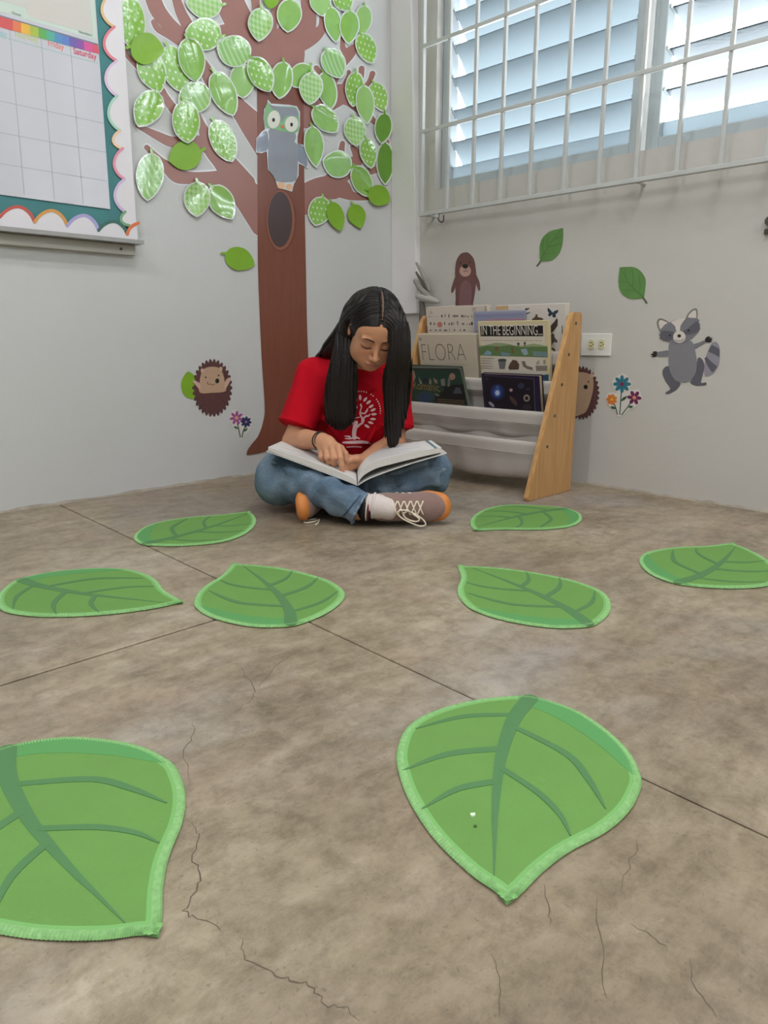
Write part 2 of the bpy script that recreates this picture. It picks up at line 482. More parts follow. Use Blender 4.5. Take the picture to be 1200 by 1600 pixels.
_nt.links.new(_bp.outputs['Normal'], _gl.inputs['Normal'])
M_LEVER = mat('louvre_clip_metal', '#b9c0c2', .4, metal=.3)

def window(idx, s0, s1, theta, n, spacing, width):
    root = thing('window_%d' % idx, WR((s0+s1)/2, Z_S, -.06), None, None); tag(root, kind='structure')
    fw, a, b = .040, -.085, -.035
    m = MB(); m.box((s0, Z_S, a), (s0+fw, Z_T, b), MWR, .003); m.build('window_stile', M_FRAME, root)
    m = MB(); m.box((s1-fw, Z_S, a), (s1, Z_T, b), MWR, .003); m.build('window_stile', M_FRAME, root)
    m = MB(); m.box((s0+fw, Z_S, a), (s1-fw, Z_S+.040, b), MWR, .003); m.build('window_rail', M_FRAME, root)
    m = MB(); m.box((s0+fw, Z_T-.03, a), (s1-fw, Z_T, b), MWR, .003); m.build('window_rail', M_FRAME, root)
    m = MB(); m.box((s0+.004, Z_S-.004, b-.002), (s1-.004, Z_S+.006, b+.012), MWR, .002); m.build('window_sill', M_FRAME, root)
    # fixed strip of glass under the lowest louvre
    m = MB(); m.box((s0+fw, Z_S+.04, -.066), (s1-fw, Z_S+.088, -.061), MWR); m.build('pane', M_GLASS, root)
    c, s = math.cos(theta), math.sin(theta)
    for k in range(n):
        zt = Z_S+.085+spacing*(k+1)-.022
        m = MB()
        R = MWR @ Matrix.Translation(Vector((0, zt, -.055))) @ Matrix.Rotation(theta, 4, 'X')
        m.box((s0+fw+.004, -width, -.003), (s1-fw-.004, 0, .003), R, .001)
        m.build('louvre', M_GLASS, root)
        for se in (s0+fw, s1-fw-.006):
            m = MB(); m.box((se, -.03, -.004), (se+.006, .012, .008), R); m.build('louvre_clip', M_LEVER, root)
    return root
window(1, S_A+.002, S_B, math.radians(40), 12, .117, .126)
window(2, S_C, S_D-.002, math.radians(74), 12, .117, .118)
window(3, S_E+.002, 3.22, math.radians(74), 12, .117, .118)
window(4, 3.245, S_F-.002, math.radians(74), 12, .117, .118)
m = MB(); m.box((3.221, Z_S, -.09), (3.244, Z_T, -.028), MWR, .002); o = m.build('trim_3', mat('white_mullion', '#e8ecec', .4)); tag(o, kind='structure')
m = MB(); m.box((S_B+.001, Z_S, -.09), (S_C-.001, Z_T, -.028), MWR, .002); o = m.build('trim_2', mat('white_mullion', '#e8ecec', .4)); tag(o, kind='structure')

# ------------------------------------------------------------------ steel window grille
M_GR = mat('white_enamel_steel_shaded', '#bcbebc', .35, noise=.06, nscale=30)  # darker than white enamel, backlit shade of the bars painted in
GOFF = .06
def gs(x, y): return s_of(on(WALL_R, x, y, GOFF))
zb_, zm_, zu_ = (on(WALL_R, *q, GOFF)[2] for q in ((900, 297), (800, 169), (700, 59)))
grille = thing('window_grille', WR(1.1, zb_, GOFF), 'white steel bar grille standing off the wall in front of the louvred window', 'window grille')
s_first = gs(658, 334)
bars = [gs(x, y) for x, y in [(698, 325), (738, 320), (781, 312), (827, 305), (880, 297), (935, 288), (993, 279), (1057, 268), (1126, 258), (1198, 248)]]
s_end = bars[-1]+.135*5
allb = [s_first]+bars+[bars[-1]+.135*k for k in (1, 2, 3, 4)]
for i, s in enumerate(allb):
    m = MB(); hw = .008 if i == 0 else .0062
    m.box((s-hw, zb_, GOFF-hw), (s+hw, 2.65, GOFF+hw), MWR, .0015); m.build('bar', M_GR, grille)
for z in (zb_, zm_, zu_, zu_+.30, zu_+.60, zu_+.90):
    m = MB(); hw = .0068 if z > zb_ else .007
    m.box((s_first-.008, z-hw, GOFF-.004 if z > zb_ else GOFF-.010), (allb[-1], z+hw, GOFF+.009), MWR, .0015); m.build('rail', M_GR, grille)
for s in (s_first+.02, gs(993, 279), allb[-1]-.1):      # stays back to the wall
    m = MB(); m.tube([WR(s, zb_-.002, GOFF), WR(s, zb_-.002, -.01)], .006, 8); m.build('wall_stay', M_GR, grille)
M_DARK = mat('dark_steel', '#55524c', .5, metal=.5)
pH = on(WALL_R, 684, 334, GOFF)
hk = thing('wall_hook', pH, 'small steel hook hanging under the lower left end of the window grille', 'hook')
sH, zH = s_of(pH), zb_
m = MB(); m.box((sH-.007, zH-.022, GOFF-.006), (sH+.007, zH-.004, GOFF+.008), MWR, .002); m.build('clamp', M_GR, hk)
m = MB(); m.tube(catmull([WR(sH+a, zH-.02+b, GOFF) for a, b in ((0, 0), (.008, -.012), (.022, -.020), (.032, -.012), (.031, .006))], 5), .0028, 8); m.build('hook', M_DARK, hk, smooth=True)
# dark catch just inside the right edge of the view
pL = on(WALL_R, 1197, 352, .01); sL = s_of(pL)
lt = thing('wall_catch', pL, 'dark metal catch fixed on the grey wall below the grille, far right', 'catch')
m = MB(); m.tube([WR(sL+.012, pL[2]+.01, 0), WR(sL+.012, pL[2]+.01, .02)], .014, 16); m.build('rose', M_DARK, lt)
m = MB(); m.box((sL-.004, pL[2]-.024, 0), (sL+.03, pL[2]-.010, .012), MWR, .002); m.build('keeper', M_DARK, lt)

# ------------------------------------------------------------------ power outlet
M_PLATE = mat('white_plastic', '#dedcd6', .35); M_IVORY = mat('ivory_plastic', '#cfc79d', .4); M_SLOT = mat('outlet_slot', '#2b2418', .7)
A, B = on(WALL_R, 909.5, 555.5), on(WALL_R, 957, 521)
s0, s1, z0, z1 = s_of(A)-.004, s_of(B), A[2], B[2]
ot = thing('wall_outlet', WR((s0+s1)/2, (z0+z1)/2), 'white sideways double socket plate on the grey wall beside the pine bookcase', 'outlet')
m = MB(); m.box((s0, z0, 0), (s1, z1, .006), MWR, .002); m.build('cover_plate', M_PLATE, ot)
for cx, cy in ((924, 538), (940, 538)):
    q = on(WALL_R, cx, cy, .006); c = s_of(q); z = q[2]
    P0 = []; P1 = []
    for k in range(24):
        t = 2*math.pi*k/24; x = max(-.0115, min(.0115, .0165*math.cos(t))); yv = .0165*math.sin(t)
        P0.append(WR(c+x, z+yv, .005)); P1.append(WR(c+x, z+yv, .0085))
    m = MB(); m.prism(P0, P1); so = m.build('socket', M_IVORY, ot)
    m = MB()
    for dz in (.006, -.006): m.box((c-.005, z+dz-.0012, .008), (c+.004, z+dz+.0012, .0089), MWR)
    m.tube([WR(c+.008, z, .008), WR(c+.008, z, .0089)], .0022, 10); m.build('slot', M_SLOT, so)
# ------------------------------------------------------------------ notice board with calendar (left wall)
BO = .018
M_TEAL = mat('teal_board_paper', '#4c8486', .8, noise=.12, nscale=9)
M_WHITEP = mat('white_card', '#dcd9dc', .55)
M_CAL = mat('laminated_calendar', '#c2c2c8', .28, coat=.3)
M_ALU = mat('grey_aluminium', '#9a9895', .4, metal=.4); M_TRAYP = mat('pale_tray_rail', '#bdbab2', .45)
xR, zB = on(WALL_L, 213, 376, BO)[0], on(WALL_L, 100, 365, BO)[2]
bd = thing('notice_board', (.55, 2.345, 1.2), 'teal covered notice board on the left wall carrying the calendar', 'notice board')
m = MB(); m.box((-.45, 2.355-BO+.002, zB), (xR-.035, 2.355-.001, 1.95), bev=.002); m.build('board_panel', M_TEAL, bd)
tr = thing('board_tray', (.55, 2.33, zB), 'grey metal ledge along the bottom of the notice board', 'tray')
xT = on(WALL_L, 225, 381, .06)[0]
m = MB(); m.box((-.45, 2.355-.062, zB-.014), (xT, 2.355-.0005, zB-.0085)); m.box((-.45, 2.355-.062, zB-.0085), (xT, 2.355-.058, zB-.002)); m.build('ledge', M_ALU, tr)
xT2 = on(WALL_L, 211, 395, .02)[0]
m = MB(); m.box((-.45, 2.355-.022, zB-.046), (xT2, 2.355-.0005, zB-.0145), bev=.002); m.build('rail', M_TRAYP, tr)
m = MB(); q = on(WALL_L, 189, 389, .0225); m.tube([q, q+np.array([0, -.002, 0])], .0045, 12); m.build('screw', M_DARK, tr)

def ribbon(name, pts, wd, off, m, parent, n=6, sm=True):
    return cut(name, stroke_poly([(x, y, wd) for x, y in pts], n), WALL_L, off, .0006, m, parent)
# scalloped card borders
def arcpts(a, b, bulge, n=10):
    a = np.array(a, float); b = np.array(b, float); d = b-a; nn = np.array([d[1], -d[0]])/np.linalg.norm(d)
    return [tuple(a+d*t+nn*bulge*(math.sin(math.pi*t)**.75)) for t in [i/n for i in range(n+1)]]
EDGE = dict(yellow='#d9b98a', pink='#d9808c', lilac='#d7bfd8', mint='#a6cfbc', peach='#e6c7a4', rose='#dd93a8', violet='#cbb7d6', green='#7aa77e', red='#bf5a50', orange='#d39a55', blue='#a9a3d0', dark='#3f6b62', coral='#d9764a')
bv_ = thing('scalloped_border', on(WALL_L, 195, 180, BO), 'white scalloped card strip with pastel edges up the right side of the notice board', 'border strip', 'scalloped border strips')
cus = [(162, -228), (165, -174), (168, -120), (171, -66), (174, -12), (177, 42), (181, 95), (181.5, 150), (186, 204), (190, 232), (193, 280), (194, 331), (200, 352)]
bul = [18, 18, 18, 18, 18, 18, 18, 16, 13, 15, 16, 10]
out = []
edges = []
for i in range(len(cus)-1):
    arc = arcpts(cus[i], cus[i+1], -bul[i]); out += arc[:-1]; edges.append(arc)
outline = out+[(200, 352), (214.5, 377), (190, 0), (175, -228)]
cut('strip', outline, WALL_L, BO, .0016, M_WHITEP, bv_)
for ie, (arc, c) in enumerate(zip(edges, ['coral', 'blue', 'mint', 'rose', 'yellow', 'pink', 'lilac', 'mint', 'peach', 'rose', 'violet', 'green'])):
    P = [(x+1.6, y, 4.2) for x, y in arc]
    cut('scallop_edge', stroke_poly(P, 2), WALL_L, BO+.0016, .0004+ie*8e-5, mat('edge_'+c, EDGE[c], .6), bv_)
bh_ = thing('scalloped_border', on(WALL_L, 100, 350, BO), 'white scalloped card strip with bright edges along the bottom of the notice board', 'border strip', 'scalloped border strips')
cus = [(-225, 310), (-170, 317), (-115, 324), (-60, 331), (0, 337), (54, 345), (105, 351), (154, 358), (199, 364), (216, 347)]
out = []; edges = []
for i, b in zip(range(9), (20, 20, 20, 20, 20, 21, 20, 17, 4)):
    arc = arcpts(cus[i], cus[i+1], b); out += arc[:-1]; edges.append(arc)
cut('strip', out+[(213, 347), (215.5, 378), (0, 354.5), (-225, 330)], WALL_L, BO+.002, .0016, M_WHITEP, bh_)
for ie, (arc, c) in enumerate(zip(edges, ['orange', 'lilac', 'green', 'mint', 'red', 'orange', 'blue', 'dark', 'coral'])):
    P = [(x, y+2, 5) for x, y in arc]
    cut('scallop_edge', stroke_poly(P, 2), WALL_L, BO+.0036, .0004+ie*8e-5, mat('edge_'+c, EDGE[c], .6), bh_)

# calendar
CO = BO+.0005
cl = thing('wall_calendar', on(WALL_L, 100, 200, CO), 'laminated month calendar with a rainbow band and empty day squares', 'calendar')
def lineto(p, q, t): return (p[0]+(q[0]-p[0])*t, p[1]+(q[1]-p[1])*t)
BL, BR = (-60, 296), (172, 327); TR_ = (147.5, -14)
cut('sheet', [(-75, -50), TR_, (148.5, 0), BR, BL], WALL_L, CO, .0012, M_CAL, cl)
CO2 = CO+.0012
cut('header_panel', [(-75, -50), (146, -12), (152, 63), (-10, 15), (-72, -4)], WALL_L, CO2, .0003, mat('calendar_mint', '#c3d2c6', .3, coat=.3), cl)
cut('header_picture', [(-75, -60), (139, -14), (146, 54), (46, 26), (40, 12), (-70, -18)], WALL_L, CO2+.0003, .0003, mat('calendar_blush', '#cbc3bb', .3, noise=.06, nscale=5, col2='#c2c9c0', coat=.3), cl)
cut('band_rule', [(-70, 3.5), (0, 23.5), (153, 68.5), (153.4, 71), (0, 26), (-70, 6)], WALL_L, CO2+.0006, .0002, mat('calendar_rule', '#6f7480', .4), cl)
tp, tq, bp_, bq = (0, 25.5), (153.4, 71), (0, 42.5), (154.6, 84.5)
segs = [(-70, '#c44c55'), (0, '#cb5353'), (20, '#d9774a'), (33, '#e0b03f'), (47, '#a3b544'), (60, '#5ea64f'), (72, '#4fa58b'), (85, '#4f86b5'), (97, '#5577bd'), (108, '#6a56a3'), (120, '#86499a'), (131, '#cf4f8e'), (145, '#d04f5f')]
for i, (x, c) in enumerate(segs):
    x2 = segs[i+1][0] if i+1 < len(segs) else 153.6
    f = lambda xx, p, q: lineto(p, q, xx/153.6)
    cut('rainbow_block', [f(x, tp, tq), f(x2, tp, tq), f(x2, bp_, bq), f(x, bp_, bq)], WALL_L, CO2+.0006, .0003, mat('rainbow_%d' % i, c, .35, coat=.3), cl)
M_GRID = mat('calendar_grid', '#a9aeb4', .4); M_GRIDT = mat('calendar_grid_teal', '#9fbcb6', .4)
def gl(p, q, w, mm=M_GRID): cut('grid_line', stroke_poly([(p[0], p[1], w), (q[0], q[1], w)], 1), WALL_L, CO2, .0002, mm, cl)
gl((15, 46), (38, 304), 1.4); gl((64, 60), (85, 311), 1.4); gl((110, 73), (130, 318.5), 1.4); gl((-36, 30), (-14, 300), 1.4)
gl((-70, 37), (152, 99), 1.4, M_GRIDT)
for a, b in (((-70, 91), (157, 146)), ((-70, 142.5), (161, 192.5)), ((-70, 194), (165, 238)), ((-70, 244), (167, 283))): gl(a, b, 1.4)
nL = WALL_L[1]
def cal_text(t, a, b, c, h=1.0, bold=.0): text_on('day_name', t, on(WALL_L, *a, CO2), on(WALL_L, *b, CO2), nL, mat('ink_'+c, c, .5), cl, h, .0005, bold=bold)
cal_text('Wednesday', (-42, 44), (11, 59), '#8fbfc4', 1.35, .012)
cal_text('Thursday', (22, 56.5), (60, 66.5), '#b9c47c', 1.35, .012)
cal_text('Friday', (75.5, 71.5), (100, 78.5), '#d87a6e', 1.25, .012)
cal_text('Saturday', (115, 83.5), (151, 93.5), '#cf4a68', 1.2, .016)
text_on('caption', 'Notes', on(WALL_L, 18.5, 21.5, CO2+.0006), on(WALL_L, 33, 26, CO2+.0006), nL, mat('ink_grey', '#5d6266', .5), cl, 1.0, .0005, .2)
text_on('caption', 'Numbers', on(WALL_L, 123, 51.5, CO2+.0006), on(WALL_L, 144, 57, CO2+.0006), nL, mat('ink_grey', '#5d6266', .5), cl, 1.0, .0005, .2)

# ------------------------------------------------------------------ paper tree
M_BARK = mat('brown_tree_paper', '#7e4a3a', .30, spec=.4, noise=.14, nscale=14, stretch=(6, 6, .7), coat=.35, crough=.22)
M_BRANCH = mat('brown_branch_paper_glare', '#9a6c62', .38, noise=.08, nscale=10, coat=.3, crough=.25)  # lighter than the trunk: window glare painted into the branch colour
M_LAM = mat('laminate_margin', '#d8dcde', .25, coat=.5, crough=.1)
M_HOLE = mat('tree_hollow_dark', '#4a3a3a', .35, coat=.3, crough=.2); M_RING = mat('tree_hollow_ring', '#8d5a46', .4); M_RINGD = mat('tree_hollow_line', '#6d3f31', .4)
tree = thing('paper_tree', on(WALL_L, 440, 705), 'brown laminated paper tree with trunk and spreading limbs on the left wall', 'wall decoration')
LL = [[(420, 345, 60), (385, 304, 46), (355, 282, 30), (325, 279, 22), (300, 278, 19), (278, 275, 22), (262, 262, 18), (247, 248, 11), (229, 230, 8)],
      [(378, 292, 46), (352, 255, 34), (330, 228, 28), (317, 200, 14), (309, 178, 7), (302, 164, 4)],
      [(330, 228, 26), (300, 222, 22), (270, 222, 17), (246, 212, 13), (214, 196, 6)],
      [(330, 300, 10), (300, 285, 8), (276, 268, 7), (256, 256, 6)],
      [(425, 225, 60), (398, 198, 42), (372, 168, 28), (350, 146, 26), (333, 128, 24), (318, 104, 19), (300, 80, 20), (283, 56, 20), (262, 36, 22), (246, 15, 24), (236, -12, 24)],
      [(306, 82, 16), (300, 60, 20), (292, 38, 18), (282, 18, 16), (272, -12, 12)],
      [(284, 70, 8), (262, 55, 9), (247, 45, 10), (240, 34, 8)],
      [(272, 172, 14), (258, 152, 12), (246, 134, 11), (200, 88, 7), (192, 66, 5)],
      [(440, 130, 68), (420, 96, 52), (394, 62, 44), (372, 30, 44), (352, -12, 44)],
      [(330, 60, 20), (350, 48, 20), (372, 62, 30), (400, 90, 40)]]
LT = [[(440, 190, 72), (447, 120, 50), (450, 84, 52), (452, 58, 46), (474, 42, 38), (482, 16, 24), (480, -12, 22)],
      [(460, 64, 44), (488, 56, 26), (503, 44, 14), (505, 24, 11), (500, 8, 9)],
      [(425, 58, 16), (427, 30, 14), (440, 0, 20), (446, -12, 22)], [(404, 40, 14), (400, 10, 12), (398, -12, 14)]]
LR = [[(470, 315, 46), (500, 296, 38), (530, 294, 34), (550, 306, 14), (575, 307, 11), (592, 304, 7)],
      [(512, 290, 30), (545, 263, 25), (559, 246, 18), (551, 230, 8)], [(546, 266, 16), (575, 268, 11), (592, 262, 10), (594, 246, 10), (604, 222, 9)],
      [(543, 258, 12), (534, 240, 10), (535, 224, 8)],
      [(468, 178, 50), (506, 158, 40), (538, 148, 32), (563, 168, 20), (586, 192, 7)],
      [(545, 140, 16), (562, 126, 9), (565, 107, 9)], [(566, 145, 13), (577, 128, 8), (582, 115, 9)],
      [(524, 146, 14), (508, 124, 8), (494, 106, 8)], [(536, 138, 10), (544, 120, 7), (545, 112, 6)],
      [(520, 130, 12), (532, 104, 13), (547, 82, 17), (556, 70, 8), (556, 60, 6)], [(545, 84, 14), (536, 76, 9), (535, 60, 6)]]
strokes('limb_margin', LL, WALL_L, .0002, .0004, M_LAM, tree, 2.2); strokes('limb_margin', LR, WALL_L, .0002, .0004, M_LAM, tree, 2.2)
strokes('limb', LL, WALL_L, .0012, .0006, M_BRANCH, tree); strokes('limb', LT, WALL_L, .0012, .0007, M_BRANCH, tree); strokes('limb', LR, WALL_L, .0012, .0006, M_BRANCH, tree)
trunk = catmull([(402, 132), (402.5, 250), (403, 400), (405, 470), (409, 560), (413.5, 630), (412, 655), (404, 680), (394, 693), (387, 703), (385, 711)], 4)
trunk += [(400, 709), (425, 703), (470, 707), (505, 712)]+catmull([(509, 708), (500, 690), (490, 660), (484, 600), (480, 520), (477.5, 400), (475.5, 294), (474, 132)], 4)
cut('trunk', [tuple(p) for p in trunk], WALL_L, .002, .0008, M_BARK, tree)
cut('hollow_ring', ell(439, 345, 24, 49), WALL_L, .0028, .0003, M_RINGD, tree); cut('hollow_ring', ell(438.5, 344, 22, 47), WALL_L, .0031, .0003, M_RING, tree)
cut('hollow', ell(437.5, 343, 19, 43.5), WALL_L, .0034, .0003, M_HOLE, tree)

# ------------------------------------------------------------------ paper leaves
M_LEAF = {'bright': mat('leaf_bright', '#7fae2c', .45, noise=.10, nscale=12, coat=.15, crough=.3),
          'plain': mat('leaf_plain', '#86b84c', .22, noise=.12, nscale=30, coat=1, crough=.06, bump=.22, bscale=22),
          'pale': mat('leaf_pale', '#93c06a', .25, noise=.06, nscale=20, coat=.8, crough=.08, bump=.15, bscale=18),
          'dark': mat('leaf_shaded', '#5f9225', .3, noise=.12, nscale=20, coat=.5, crough=.1)}  # last green has the shade beside the corner casing painted in
def dotted(name, base, kind):
    m = mat(name, base, .22, coat=1, crough=.06); nt = m.node_tree; b = nt.nodes['Principled BSDF']
    tc = nt.nodes.new('ShaderNodeTexCoord'); sx = nt.nodes.new('ShaderNodeSeparateXYZ'); nt.links.new(tc.outputs['Object'], sx.inputs[0])
    def mth(op, a, bb=None):
        n = nt.nodes.new('ShaderNodeMath'); n.operation = op
        for i, v in enumerate((a, bb)):
            if v is None: continue
            if isinstance(v, float): n.inputs[i].default_value = v
            else: nt.links.new(v, n.inputs[i])
        return n.outputs[0]
    nz = nt.nodes.new('ShaderNodeTexNoise'); nz.inputs['Scale'].default_value = 22; nt.links.new(tc.outputs['Object'], nz.inputs['Vector']); bpn = nt.nodes.new('ShaderNodeBump'); bpn.inputs['Strength'].default_value = .25; bpn.inputs['Distance'].default_value = .01
    nt.links.new(nz.outputs['Fac'], bpn.inputs['Height']); nt.links.new(bpn.outputs['Normal'], b.inputs['Coat Normal'])
    P = .022
    if kind == 'dots':
        u = mth('MULTIPLY', sx.outputs['X'], 1/P); v = mth('MULTIPLY', sx.outputs['Z'], 1/P)
        row = mth('MODULO', mth('FLOOR', mth('ADD', v, 500.0)), 2.0); u = mth('ADD', u, mth('MULTIPLY', row, .5))
        fu = mth('SUBTRACT', mth('FRACT', mth('ADD', u, 500.0)), .5); fv = mth('SUBTRACT', mth('FRACT', mth('ADD', v, 500.0)), .5)
        r = mth('SQRT', mth('ADD', mth('MULTIPLY', fu, fu), mth('MULTIPLY', fv, fv)))
        f = mth('LESS_THAN', r, .2)
    elif kind == 'check':
        fu = mth('FRACT', mth('ADD', mth('MULTIPLY', sx.outputs['X'], 1/.018), 500.0)); fv = mth('FRACT', mth('ADD', mth('MULTIPLY', sx.outputs['Z'], 1/.018), 500.0))
        f = mth('MULTIPLY', mth('ADD', mth('LESS_THAN', fu, .5), mth('LESS_THAN', fv, .5)), .35)
    else:
        w = mth('SINE', mth('MULTIPLY', mth('ADD', sx.outputs['X'], mth('MULTIPLY', sx.outputs['Z'], .6)), 260.0))
        f = mth('MULTIPLY', mth('GREATER_THAN', w, .35), .5)
    mx = nt.nodes.new('ShaderNodeMix'); mx.data_type = 'RGBA'; mx.inputs['A'].default_value = lin(base); mx.inputs['B'].default_value = lin('#c6dba8')
    nt.links.new(f, mx.inputs['Factor']); nt.links.new(mx.outputs['Result'], b.inputs['Base Color'])
    return m
M_LEAF['dots'] = dotted('leaf_dotted', '#83b745', 'dots'); M_LEAF['check'] = dotted('leaf_checked', '#86bd5c', 'check'); M_LEAF['stripe'] = dotted('leaf_striped', '#86b964', 'stripe')
M_MARGIN = mat('leaf_laminate', '#d3ddd0', .15, coat=.9, crough=.05)
rl = random.Random(11)
def leaf(cx, cy, L, W, ang, kind, label, off=.004, group='green paper leaves on the paper tree', margin=True, stem=True, name='paper_leaf', curl=None):
    """cx, cy, half length and half width in photograph pixels, ang = direction of the tip (degrees, y down)"""
    a = math.radians(ang); ca, sa = math.cos(a), math.sin(a)
    curl = rl.uniform(.003, .010) if curl is None else curl
    tw = rl.uniform(-.25, .25)
    def pt(t, s): return (cx+L*t*ca-W*s*sa, cy+L*t*sa+W*s*ca)
    px_ = rl.uniform(1.5, 2.1); py_ = rl.uniform(.72, .9)
    def wid(t): return max(0.0, 1-abs(t)**2.4)**.6 if t < 0 else max(0.0, 1-t**px_)**py_
    N, K = 14, 6
    o = on(WALL_L, cx, cy, off)
    root = None
    def sheet(nm, grow, lift, th, m, parent):
        V = []; F = []
        for i in range(N+1):
            t = -1+2*i/N
            for k in range(K+1):
                s = (-1+2*k/K)
                tt = t*(1+grow/L); ww = wid(t)*s+(grow/W)*s*(1 if abs(t) < .99 else .55)
                x, y = pt(tt, ww)
                h = off+lift+curl*(abs(s*wid(t))**2*.7+max(t, 0)**2*.8+.5*max(-t, 0)**2+tw*s*t)
                V.append(on(WALL_L, x, y, max(h, off+lift)))
        n0 = len(V); V += [v-WALL_L[1]*th for v in V[:n0]]
        for i in range(N):
            for k in range(K):
                q = i*(K+1)+k; F.append([q, q+K+1, q+K+2, q+1]); F.append([n0+q, n0+q+1, n0+q+K+2, n0+q+K+1])
        rim = [i*(K+1) for i in range(N+1)]+[N*(K+1)+k for k in range(1, K+1)]+[i*(K+1)+K for i in range(N-1, -1, -1)]+[k for k in range(K-1, 0, -1)]
        for i in range(len(rim)):
            p, q = rim[i], rim[(i+1) % len(rim)]; F.append([p, n0+p, n0+q, q])
        bm = bmesh.new(); vs = [bm.verts.new(v) for v in V]
        for f in F: bm.faces.new([vs[i] for i in f])
        bmesh.ops.recalc_face_normals(bm, faces=bm.faces[:])
        mb = MB(); mb.bm(bm)
        return auto_smooth(mb.build(nm, m, parent, origin=None if parent else o), 50)
    root = sheet(name, 0, .0004, .0004, M_LEAF[kind], None)
    tag(root, label, 'leaf', group)
    if margin: sheet('laminate_margin', 1.9, -.0001, .0004, M_MARGIN, root)
    if stem:
        x0, y0 = pt(-.97, 0); x1, y1 = pt(-1.2, .12)
        cut('leaf_stalk', stroke_poly([(x0, y0, W*.22), (x1, y1, W*.2)], 2), WALL_L, off+curl*.5, .0005, M_LEAF[kind], root)
    return root
